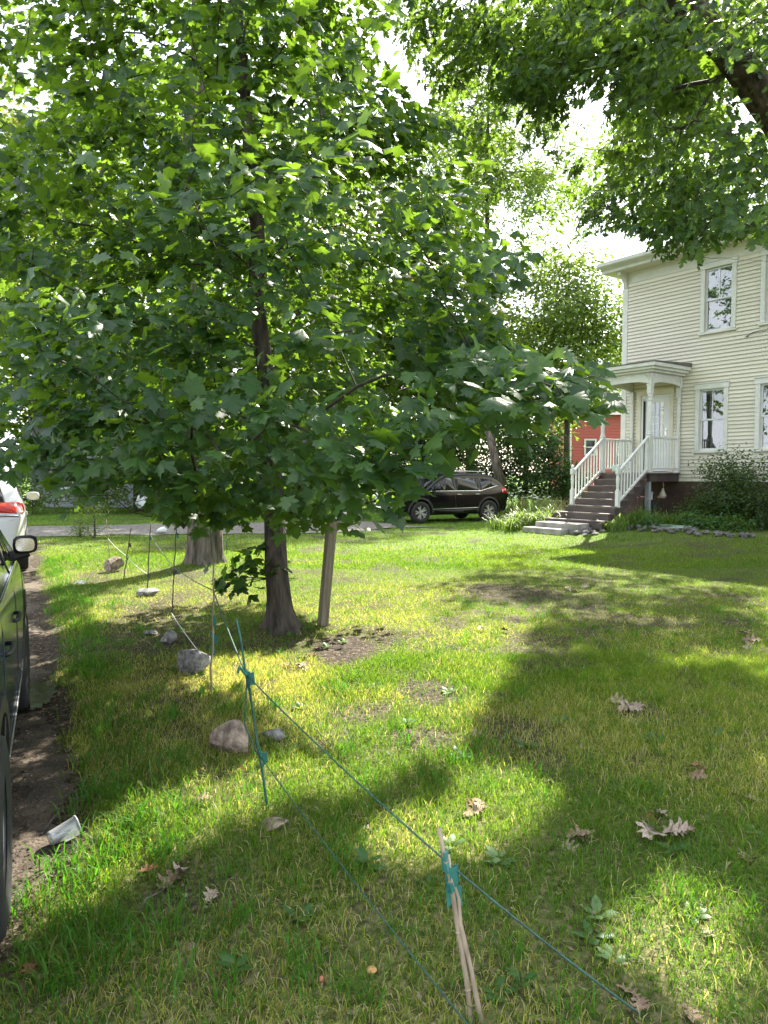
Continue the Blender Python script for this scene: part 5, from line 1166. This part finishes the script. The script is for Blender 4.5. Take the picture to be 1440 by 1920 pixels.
# ------------------------------------------------------------------ cup, paper, mushroom, twigs
m, Nn, Ll, b = nodes('clear_plastic'); b.inputs['Base Color'].default_value = (.9, .93, .93, 1); b.inputs['Roughness'].default_value = .18; b.inputs['Transmission Weight'].default_value = .55; b.inputs['IOR'].default_value = 1.12
tcn = Nn.new('ShaderNodeTexNoise'); tcn.inputs['Scale'].default_value = 30; bpn = Nn.new('ShaderNodeBump'); bpn.inputs['Strength'].default_value = .06; Ll.new(tcn.outputs['Fac'], bpn.inputs['Height']); Ll.new(bpn.outputs[0], b.inputs['Normal']); M['clear'] = glassmat('clear_cup', (.88, .9, .9), .12, .10)
_t = M['clear'].node_tree; _o = _t.nodes['Material Output']; _s = _o.inputs[0].links[0].from_socket; _d = _t.nodes.new('ShaderNodeBsdfDiffuse'); _d.inputs[0].default_value = (.75, .77, .77, 1); _x = _t.nodes.new('ShaderNodeMixShader'); _x.inputs[0].default_value = .28
_t.links.new(_s, _x.inputs[1]); _t.links.new(_d.outputs[0], _x.inputs[2]); _t.links.new(_x.outputs[0], _o.inputs[0])
cb = G(92, 1592); ct = at(124, 1548, cb[1]+.075); r0, r1 = .030, .043
cl = MB().lathe([(0, 0), (r0, 0), (r0+.001, .012), (r1, .12), (r1+.004, .123), (r1+.003, .128), (r1-.002, .126), (r0-.002, .014), (0, .004)], 28)
o = cl.build('plastic_cup', M['clear'], smooth=True); o.rotation_mode = 'QUATERNION'; dv = Vector((.085, .072, .022)); o.rotation_quaternion = dv.to_track_quat('Z', 'Y'); o.location = (cb[0], cb[1], cb[2]+.045); tag(o, 'clear plastic cup lying on its side by the dirt drive', 'cup')
lid = MB().box(-.014, .014, -.0435, -.0425, .06, .10); lo_ = lid.build('label_sticker', M['white'], o)
def crumple(px, py, w_, label, name, cat, mat, seed):
    p = G(px, py); r = np.random.default_rng(seed); n = 9; g = np.linspace(-1, 1, n); A_, B_ = np.meshgrid(g, g); Z_ = .45*r.random((n, n))*(1-.4*(A_**2+B_**2)); V = np.stack([A_*w_+r.normal(0, .1*w_, (n, n)), B_*w_*.8+r.normal(0, .1*w_, (n, n)), Z_*w_*1.6+.01], -1).reshape(-1, 3); i = np.arange(n*n).reshape(n, n)
    o = link(name, npmesh(name, V, np.stack([i[:-1, :-1], i[:-1, 1:], i[1:, 1:], i[1:, :-1]], -1).reshape(-1, 4), False), mat); o.location = (p[0], p[1], p[2]+.03); md = o.modifiers.new('t', 'SOLIDIFY'); md.thickness = .002; tag(o, label, cat); return o
crumple(152, 1099, .075, 'crumpled white paper litter on the grass beside the dirt drive', 'paper_litter', 'litter', M['white'], 3)
M['mush'] = pmat('mushroom_cap', (.40, .20, .06), (.55, .34, .14), 20, .6); M['mushstem'] = pmat('mushroom_stem', (.45, .35, .22), (.55, .45, .3), 20, .7)
p = G(697, 1832); mo = empty('mushroom', p); tag(mo, 'small orange-brown mushroom standing in the foreground grass', 'mushroom')
MB().lathe([(0, .030), (.012, .0295), (.017, .024), (.016, .021), (.006, .021), (0, .022)], 18).build('cap', M['mush'], mo, smooth=True); MB().lathe([(.005, -.01), (.0045, .0215)], 10).build('stem', M['mushstem'], mo, smooth=True)
p = G(603, 1850); mo = empty('mushroom', p); tag(mo, 'tiny reddish mushroom stub left of the orange-brown mushroom', 'mushroom')
MB().lathe([(0, .034), (.006, .032), (.0065, .018), (.005, .015), (0, .015)], 14).build('cap', pmat('mushroom_red', (.35, .12, .06), (.45, .18, .1), 20, .6), mo, smooth=True); MB().lathe([(.004, -.01), (.004, .016)], 8).build('stem', M['mushstem'], mo, smooth=True)
for k, (pts_, lb) in enumerate([([(258, 1722), (275, 1700), (300, 1682), (318, 1672)], 'thin grey twig in the shaded grass at lower left'), ([(300, 1600), (305, 1590), (335, 1583)], 'short twig left of the loose leaves'), ([(78, 1572), (100, 1545), (120, 1520)], 'thin twig behind the plastic cup'), ([(585, 1365), (600, 1385), (618, 1400)], 'small twig beside the tan cracked rock')]):
    P = np.array([G(a, b)+[0, 0, .02+.012*(i % 2)] for i, (a, b) in enumerate(pts_)]); o = MB().tube(P-P[0], np.linspace(.005, .002, len(P)), 6).build('twig', M['bark_grey'], smooth=True); o.location = P[0]; tag(o, lb, 'twig', 'fallen twigs')
# ------------------------------------------------------------------ dead leaves
DEADC = [((.15, .095, .055), (.28, .20, .13)), ((.22, .17, .12), (.36, .29, .22)), ((.14, .06, .025), (.25, .11, .045))]
M['dead'] = [pmat('dead_leaf_%d' % i, a, b_, 14, .8, bump=.2) for i, (a, b_) in enumerate(DEADC)]
DL = leafshape([(0, 0), (.06, .13), (.24, .14), (.11, .27), (.38, .37), (.30, .45), (.12, .46), (.42, .66), (.30, .70), (.12, .66), (.22, .88), (.08, .84), (0, 1)], None, .0, .0)
def subdiv_leaf(shape, seed):
    V0, T0 = shape; me = bpy.data.meshes.new('dead_leaf'); bm = bmesh.new(); vs = [bm.verts.new(v) for v in V0]
    for t in T0: bm.faces.new([vs[i] for i in t])
    bmesh.ops.subdivide_edges(bm, edges=bm.edges[:], cuts=1); r = np.random.default_rng(seed); k = r.uniform(.3, .9); ph = r.random()*6
    for v in bm.verts:
        x_, y_ = v.co.x, v.co.y; v.co.z = k*abs(x_)**1.4*1.1+.18*math.sin(y_*4+ph)*.5+.06*math.sin(x_*15+y_*9+ph)-.25*k*(y_-.5)**2
    bm.to_mesh(me); bm.free(); me.polygons.foreach_set('use_smooth', np.ones(len(me.polygons), bool)); return me
dvar = []
for i in range(6):
    me = subdiv_leaf(DL, i); me.materials.append(M['dead'][i % 3]); dvar.append(me)
def deadleaf(px, py, L_, label, var=None, group='dead leaves on the lawn', lift=.004):
    p = G(px, py); o = bpy.data.objects.new('dead_leaf', dvar[rng.integers(0, 6) if var is None else var]); col.objects.link(o)
    o.location = (p[0], p[1], p[2]+lift); L_ *= .85; o.scale = (L_, L_, L_*.8); o.rotation_euler = (rng.normal(0, .22), rng.normal(0, .22), rng.random()*6.28); tag(o, label, 'leaf', group); return o
for px, py, L_, v, n, lab in [(1235, 1565, .19, 1, 3, 'large pale dead oak leaf in the clump right of the canes'), (1215, 1525, .13, 1, 2, 'grey dead leaf at the back of the clump right of the canes'), (1305, 1560, .12, 0, 1, 'tan dead leaf just right of the large pale clump'),
        (1060, 1580, .15, 0, 2, 'tan dead leaf in the sunlit clump below mid right'), (1080, 1575, .13, 2, 2, 'rusty dead leaf in the sunlit clump below mid right'), (885, 1525, .14, 2, 3, 'rusty dead leaf in the clump behind the canes'), (345, 1640, .15, 0, 4, 'tan dead maple leaf in the clump at lower left'),
        (368, 1785, .08, 0, 1, 'lone small dead leaf in the lower left shade'), (1310, 1750, .08, 1, 1, 'lone pale dead leaf in the sun patch at lower right'), (1165, 1632, .07, 0, 1, 'lone curled dead leaf below the large pale clump'), (1390, 1205, .22, 0, 4, 'dead leaf in the clump far right on the shaded lawn'),
        (1080, 1112, .22, 0, 3, 'dead leaf in the clump on the far lawn before the stairs'), (1170, 1325, .19, 1, 4, 'pale dead leaf in the grey clump mid right'), (1195, 1350, .14, 1, 1, 'single pale leaf trailing from the grey clump mid right'), (940, 1185, .15, 0, 2, 'dead leaf at the tip of the large sun patch'),
        (1310, 1455, .15, 0, 3, 'tan dead leaf in the clump at the right edge, upper one'), (1385, 1500, .14, 0, 3, 'tan dead leaf in the clump at the right edge, lower one'), (1415, 1510, .10, 2, 1, 'orange dead leaf at the right picture edge'), (905, 1378, .10, 1, 1, 'lone dead leaf right of the large sun patch'),
        (965, 1390, .12, 0, 1, 'dark dead leaf on the thin grass mid right'), (560, 1255, .16, 1, 3, 'pale dead leaf on the bare patch below the slender trunk'), (580, 1235, .14, 0, 2, 'tan dead leaf on the bare patch below the slender trunk'), (1200, 1885, .10, 0, 2, 'dead leaf at the bottom right end of the twine'),
        (1290, 1895, .09, 0, 1, 'dead leaf at the bottom right edge'), (1400, 1625, .12, 0, 1, 'flat tan leaf at the far right, partly under grass'), (360, 1510, .12, 0, 1, 'tan dead leaf left of the green stake foot'), (60, 1845, .12, 0, 2, 'dead leaf in the lower left corner'), (700, 1560, .07, 1, 1, 'small dead leaf left of the canes'),
        (1100, 1405, .09, 1, 1, 'small curled leaf mid right near the weeds'), (385, 1700, .1, 1, 1, 'pale leaf under the tan clump at lower left'), (460, 1440, .09, 2, 1, 'rusty leaf under the green stake'), (1020, 1470, .08, 1, 1, 'small grey leaf in the shade right of mid'), (650, 1480, .07, 1, 1, 'small pale leaf on the sunlit grass')]:
    for k in range(n): deadleaf(px+(rng.normal(0, 14) if k else 0), py+(rng.normal(0, 7) if k else 0), L_*(1 if k == 0 else rng.uniform(.6, 1)), (lab if k == 0 else ['smaller leaf by ', 'curled leaf by ', 'outer leaf by '][k-1]+lab), v if k == 0 else None, 'dead leaves on the lawn', .014+.007*k)
# hanging clump of dead leaves in the maple
hp = at(788, 512, 5.6); root = empty('dead_leaf_cluster', hp); tag(root, 'withered brown leaf bundle hanging in the maple crown', 'leaf cluster')
for k in range(7):
    o = bpy.data.objects.new('withered_leaf', dvar[(k*2) % 6]); col.objects.link(o); o.parent = root; o.location = (rng.normal(0, .02), rng.normal(0, .02), .1-.02*k); o.scale = (.09, .17, .09); o.rotation_euler = (-1.35+rng.normal(0, .2), rng.normal(0, .3), rng.random()*6.28)
# ------------------------------------------------------------------ weeds in the lawn
M['weed'] = leafmat('weed_leaf', (.03, .10, .022), (.06, .15, .035), (.26, .42, .05), rough=.45)
M['weedpale'] = leafmat('pale_weed_leaf', (.10, .19, .07), (.16, .26, .10), (.34, .48, .10), rough=.55)
BROAD = leafshape([(0, 0), (.16, .15), (.27, .42), (.2, .75), (0, 1)], (0, .45), .25, .35)
def weed(px, py, n, L_, label, mat='weed', tall=.0, shape=BROAD):
    p = G(px, py); a = np.linspace(0, 6.28, n, endpoint=False)+rng.normal(0, .25, n); el = rng.uniform(.15, .75, n)
    tip = np.stack([np.cos(a)*np.cos(el), np.sin(a)*np.cos(el), np.sin(el)], 1); nor = np.stack([-np.cos(a)*np.sin(el), -np.sin(a)*np.sin(el), np.cos(el)], 1)+rng.normal(0, .1, (n, 3))
    pos = np.c_[np.cos(a)*.008, np.sin(a)*.008, tall*rng.random(n)+.008]; root = empty('weed', p); tag(root, label, 'weed', 'broad-leaved weeds in the lawn'); R_ = frames(tip, nor)
    for i in range(n):
        s_ = L_*rng.uniform(.7, 1.1); me = weedme[mat][i % 3]; o = bpy.data.objects.new('leaf', me); col.objects.link(o); o.parent = root; mt = Matrix.Identity(4)
        for r_ in range(3):
            for c_ in range(3): mt[r_][c_] = R_[i, r_, c_]*s_
            mt[r_][3] = pos[i, r_]
        o.matrix_local = mt
    if tall: MB().tube([(0, 0, -.01), (.003, 0, tall*.5), (0, .003, tall)], .002, 5).build('stem', M[mat], root)
weedme = {}
for mt in ('weed', 'weedpale'):
    weedme[mt] = []
    for v in (.2, .5, .8):
        me = npmesh('leaf', BROAD[0], BROAD[1], True, {'rnd': np.full(len(BROAD[0]), v)}); me.materials.append(M[mt]); weedme[mt].append(me)
for px, py, n, L_, mt, tall, lab in [(935, 1620, 7, .07, 'weedpale', .03, 'pale broad-leaved weed right of the bound canes'), (975, 1850, 8, .055, 'weed', .05, 'bright lobed weed near the bottom right of the canes'), (930, 1865, 5, .06, 'weed', .0, 'weed rosette beside the canes at the bottom'), (690, 1628, 9, .07, 'weed', .03, 'weed in the sun patch left of the canes'), (845, 1590, 5, .06, 'weedpale', .02, 'weed directly behind the canes'),
        (440, 1825, 5, .075, 'weed', .03, 'plantain weed in the lower left shade'), (1260, 1598, 5, .08, 'weed', .02, 'glossy weed under the large pale dead leaf'), (1400, 1560, 6, .07, 'weedpale', .0, 'weed at the right edge below the dead leaves'), (985, 1400, 8, .09, 'weed', .0, 'broad weed on the thin grass mid right'), (1220, 1390, 8, .09, 'weed', .0, 'broad weed below the grey leaf clump'), (1050, 1360, 7, .08, 'weed', .02, 'weed between sun patch and grey leaf clump'),
        (840, 1300, 7, .07, 'weedpale', .0, 'pale weed inside the large sun patch'), (700, 1290, 7, .07, 'weedpale', .0, 'weed on the upper left of the large sun patch'), (760, 1360, 7, .07, 'weedpale', .0, 'weed low in the large sun patch'), (610, 1215, 8, .07, 'weed', .0, 'weed on the leaf litter below the wooden post'), (640, 1205, 7, .07, 'weedpale', .0, 'pale weed on the leaf litter right of the trunk roots'), (545, 1195, 6, .06, 'weed', .03, 'weed at the foot of the slender trunk'),
        (1120, 1720, 5, .07, 'weedpale', .0, 'weed left of the lower right sun patch'), (1110, 1760, 4, .08, 'weed', .0, 'round-leaved weed at the sun patch edge'), (1300, 1720, 7, .05, 'weed', .0, 'small weed in the lower right sun patch'), (1150, 1800, 5, .06, 'weedpale', .0, 'weed at the lower left of the sun patch'), (560, 1330, 7, .06, 'weed', .0, 'weed right of the green stake'), (370, 1270, 6, .06, 'weed', .02, 'small weed growing at the pale grey rock'),
        (330, 1260, 6, .07, 'weed', .0, 'weed left of the pale grey rock'), (860, 1420, 7, .08, 'weed', .0, 'weed on the lower right rim of the sun patch'), (1330, 1380, 7, .08, 'weed', .0, 'weed far right on the shaded lawn'), (800, 1660, 5, .06, 'weed', .0, 'weed left of the canes in shade'), (560, 1720, 6, .06, 'weed', .0, 'weed in the middle of the lower shade')]:
    weed(px, py, n, L_, lab, mt, tall)
# ------------------------------------------------------------------ planting at the house
def strap_plant(x, y, n, ln_, wd, label, name, mat, group='strap-leaved plants by the stairs', arch=.9, flowers=0, sp=.1):
    z = float(gz(x, y)); root = empty(name, (x, y, z)); tag(root, label, 'plant', group); V = []; F = []; k = 0; cl = []; m_ = 7
    for i in range(n):
        a = rng.random()*6.28; L1 = ln_*rng.uniform(.6, 1.1); b0 = np.array([rng.normal(0, sp), rng.normal(0, sp), 0]); d = np.array([math.cos(a), math.sin(a), 0]); s_ = np.array([-math.sin(a), math.cos(a), 0]); ar = arch*rng.uniform(.5, 1.2); rv = rng.random()
        for j in range(m_):
            t = j/(m_-1); c_ = b0+d*L1*t*t*ar*.75+d*L1*t*.12+np.array([0, 0, L1*(t*1.05-.75*ar*t**2.6)]); w_ = wd*(1-t**2)+.0006; V += [c_-s_*w_+[0, 0, .3*w_], c_+s_*w_+[0, 0, .3*w_]]; cl += [rv, rv]
        F += [(k+2*j, k+2*j+1, k+2*j+3, k+2*j+2) for j in range(m_-1)]; k += 2*m_
    o = link('foliage', npmesh('foliage', np.array(V), np.array(F), True, {'rnd': np.array(cl)}), M[mat], root); o['kind'] = 'stuff'
    for i in range(flowers):
        a = rng.random()*6.28; q = np.array([math.cos(a)*.22, math.sin(a)*.22, ln_*rng.uniform(.85, 1.1)]); MB().tube([(0, 0, 0), q*[.5, .5, .6], q], .004, 5).build('stalk', M[mat], root)
        f = MB()
        for c_ in range(6):
            an = c_*math.pi/3; f.add([q, q+[math.cos(an-.3)*.035, math.sin(an-.3)*.035, .03], q+[math.cos(an)*.07, math.sin(an)*.07, .035], q+[math.cos(an+.3)*.035, math.sin(an+.3)*.035, .03]], [(0, 1, 2, 3)])
        f.build('flower', M['pinkpetal'], root, fix=False)
M['pinkpetal'] = pmat('pink_petals', (.62, .25, .22), (.75, .42, .36), 8, .6)
M['lily'] = leafmat('lily_leaf', (.075, .16, .03), (.15, .24, .05), (.34, .48, .06), rough=.45)
for s_, t_, n, L_, fl, lab in [(2.0, 2.1, 130, .75, 4, 'daylily clump with pink flowers right of the stair foot'), (2.35, 2.2, 110, .7, 2, 'daylily clump in front of the porch support'), (1.98, 2.7, 120, .6, 0, 'daylily clump overhanging the lower steps'), (2.7, 1.9, 80, .6, 0, 'daylily clump beside the foundation'), (2.05, 3.2, 90, .45, 0, 'low strap-leaved clump at the stone edging'),
        (-.35, 3.5, 130, .75, 0, 'tall grassy clump left of the stairs'), (-.8, 3.6, 130, .75, 0, 'grassy clump at the left end of the bed'), (-.5, 4.1, 110, .6, 0, 'grassy clump by the landing stones'), (-.1, 3.0, 100, .8, 0, 'grassy clump right behind the stair newel'), (-1.2, 4.0, 90, .6, 0, 'outer grassy clump nearest the black car')]:
    p = HP(s_, t_); strap_plant(p[0], p[1], n, L_, .012, lab, 'daylily', 'lily', flowers=fl, sp=.13)
p = HP(3.55, .85); shrub(0, 0, 2.05, .80, M['shrub'], 'rounded dense shrub under the ground floor windows', 190, 34, .075, None, 'rounded_shrub', (p[0], p[1]), low=.02)
p = HP(4.35, .9); shrub(0, 0, 1.9, .75, M['shrub'], 'dark shrub at the right picture edge before the house', 130, 34, .075, None, 'rounded_shrub', (p[0], p[1]), low=.02)
p = HP(2.75, .7); shrub(0, 0, .7, .4, M['shrub'], 'small leafy plant left of the rounded shrub', 50, 22, .07, None, 'small_shrub', (p[0], p[1]), low=.02)
for s_, t_, lab in [(2.9, 1.6, 'low leafy plant in the bed before the rounded shrub'), (3.4, 1.8, 'low leafy plant behind the stone edging, middle of bed'), (3.9, 1.7, 'low leafy plant behind the stone edging, right of middle'), (4.4, 1.9, 'low leafy plant at the right end of the bed'), (2.5, 2.5, 'low leafy plant at the left end of the bed')]:
    p = HP(s_, t_); shrub(0, 0, .32, .36, M['weed'], lab, 34, 18, .075, 'low plants of the flower bed', 'low_plant', (p[0], p[1]), low=.02)
# garden hose and stone edging
th_ = np.linspace(0, 4*math.pi, 70); hc_ = HP(2.75, 2.35); hs = np.array([[hc_[0]+(.42+.03*t)*math.cos(t)*HU[0]+.16*math.sin(t)*HN[0], hc_[1]+(.42+.03*t)*math.cos(t)*HU[1]+.16*math.sin(t)*HN[1], 0] for t in th_]); hs[:, 2] = gz(hs[:, 0], hs[:, 1])+.03+.05*np.linspace(0, 1, 70)
o = MB().tube(hs-hs[0], .012, 8).build('garden_hose', pmat('pale_hose', (.30, .42, .34), (.38, .5, .42), 8, .4), smooth=True); o.location = hs[0]; tag(o, 'pale green garden hose coiled in the flower bed', 'hose')
ORD = 'first second third fourth fifth sixth seventh eighth ninth tenth eleventh twelfth thirteenth fourteenth fifteenth sixteenth seventeenth eighteenth nineteenth twentieth twenty-first twenty-second twenty-third twenty-fourth twenty-fifth twenty-sixth twenty-seventh twenty-eighth twenty-ninth thirtieth'.split()
ss = 1.9; k = 0
while ss < 5.2:
    w_ = rng.uniform(.10, .24); p = HP(ss+w_/2, 2.75+rng.normal(0, .06)); h_ = rng.uniform(.05, .10)
    rock(0, 0, 0, 0, ORD[k]+' grey fieldstone from the stairs in the main edging row', 'edge_stone', 200+k, loc=p, dims=(w_/2, .09, h_), rz=math.atan2(HU[1], HU[0])+rng.normal(0, .2), group='stone edging of the flower bed', name='edging_stone', cat='stone', lv=2)
    if k % 2 == 0:
        p2 = HP(ss+w_/2, 2.95+rng.normal(0, .06)); rock(0, 0, 0, 0, ORD[k//2]+' small grey stone from the stairs in the outer edging row', 'edge_stone', 400+k, loc=p2, dims=(w_/2.2, .08, .05), rz=rng.random()*3, group='stone edging of the flower bed', name='edging_stone', cat='stone', lv=2)
    ss += w_*1.02; k += 1
for k in range(14):
    p = HP(1.3+.05*k, rng.uniform(3.3, 4.2)); rock(0, 0, 0, 0, ORD[k]+' rough stone from the left in the heap beside the landing', 'edge_stone', 600+k, loc=p, dims=(rng.uniform(.06, .13), .08, rng.uniform(.04, .07)), rz=rng.random()*3, group='stones beside the landing', name='edging_stone', cat='stone', lv=2)
# tall weeds and white umbels at the thicket edge
M['umbel'] = pmat('white_umbel', (.62, .64, .60), (.74, .76, .72), 20, .7)
M['drygrass'] = leafmat('dry_grass', (.28, .22, .11), (.40, .33, .18), (.4, .34, .16), rough=.6)
for k, (px, h_) in enumerate([(938, 1.0), (950, .7), (960, .9), (972, 1.1), (984, .95), (998, 1.0), (1010, .8), (1024, .85), (1038, .8)]):
    p = at(px, 955, 26+rng.normal(0, .5)); x, y = p[0], p[1]; z = float(gz(x, y)); root = empty('white_wildflower', (x, y, z)); tag(root, ORD[k]+' white flat-topped wildflower from the left behind the black car', 'wildflower', 'white wildflowers at the thicket edge')
    st_ = MB()
    for j in range(4): 
        q = np.array([rng.normal(0, .13), rng.normal(0, .13), h_*rng.uniform(.75, 1.1)]); st_.tube([(0, 0, -.02), q*[.3, .3, .6], q], .005, 5)
        fl = MB().lathe([(0, .012), (.05, .006), (.06, -.004), (.03, -.012), (0, -.02)], 9).build('umbel', M['umbel'], root); fl.location = q
    st_.build('stem', M['weed'], root)
for px, d, mat, lab in [(985, 25.5, 'drygrass', 'tall dry tan grass clump at the thicket edge'), (1025, 25, 'lily', 'tall green weeds left of the stair newel'), (960, 25.8, 'lily', 'tall green weeds behind the black car tail'), (1045, 24.5, 'drygrass', 'dry grass clump between thicket and stairs'), (1005, 24.6, 'lily', 'tall green weeds in the middle of the rough edge')]:
    p = at(px, 950, d); strap_plant(p[0], p[1], 130, 1.05, .012, lab, 'tall_weeds', mat, 'tall weeds at the thicket edge', .45, sp=.32)
# weedy plant by the lane at left
for px, py, h_, lab in [(178, 1010, 1.0, 'feathery pale weed bush by the thin rods at the lane'), (150, 1008, .6, 'smaller pale weed beside the feathery one')]:
    p = G(px, py); shrub(0, 0, h_, h_*.42, M['pale'], lab, 60, 20, .07, 'weeds by the lane', 'weed_bush', (p[0], p[1]), NARROW, .05)
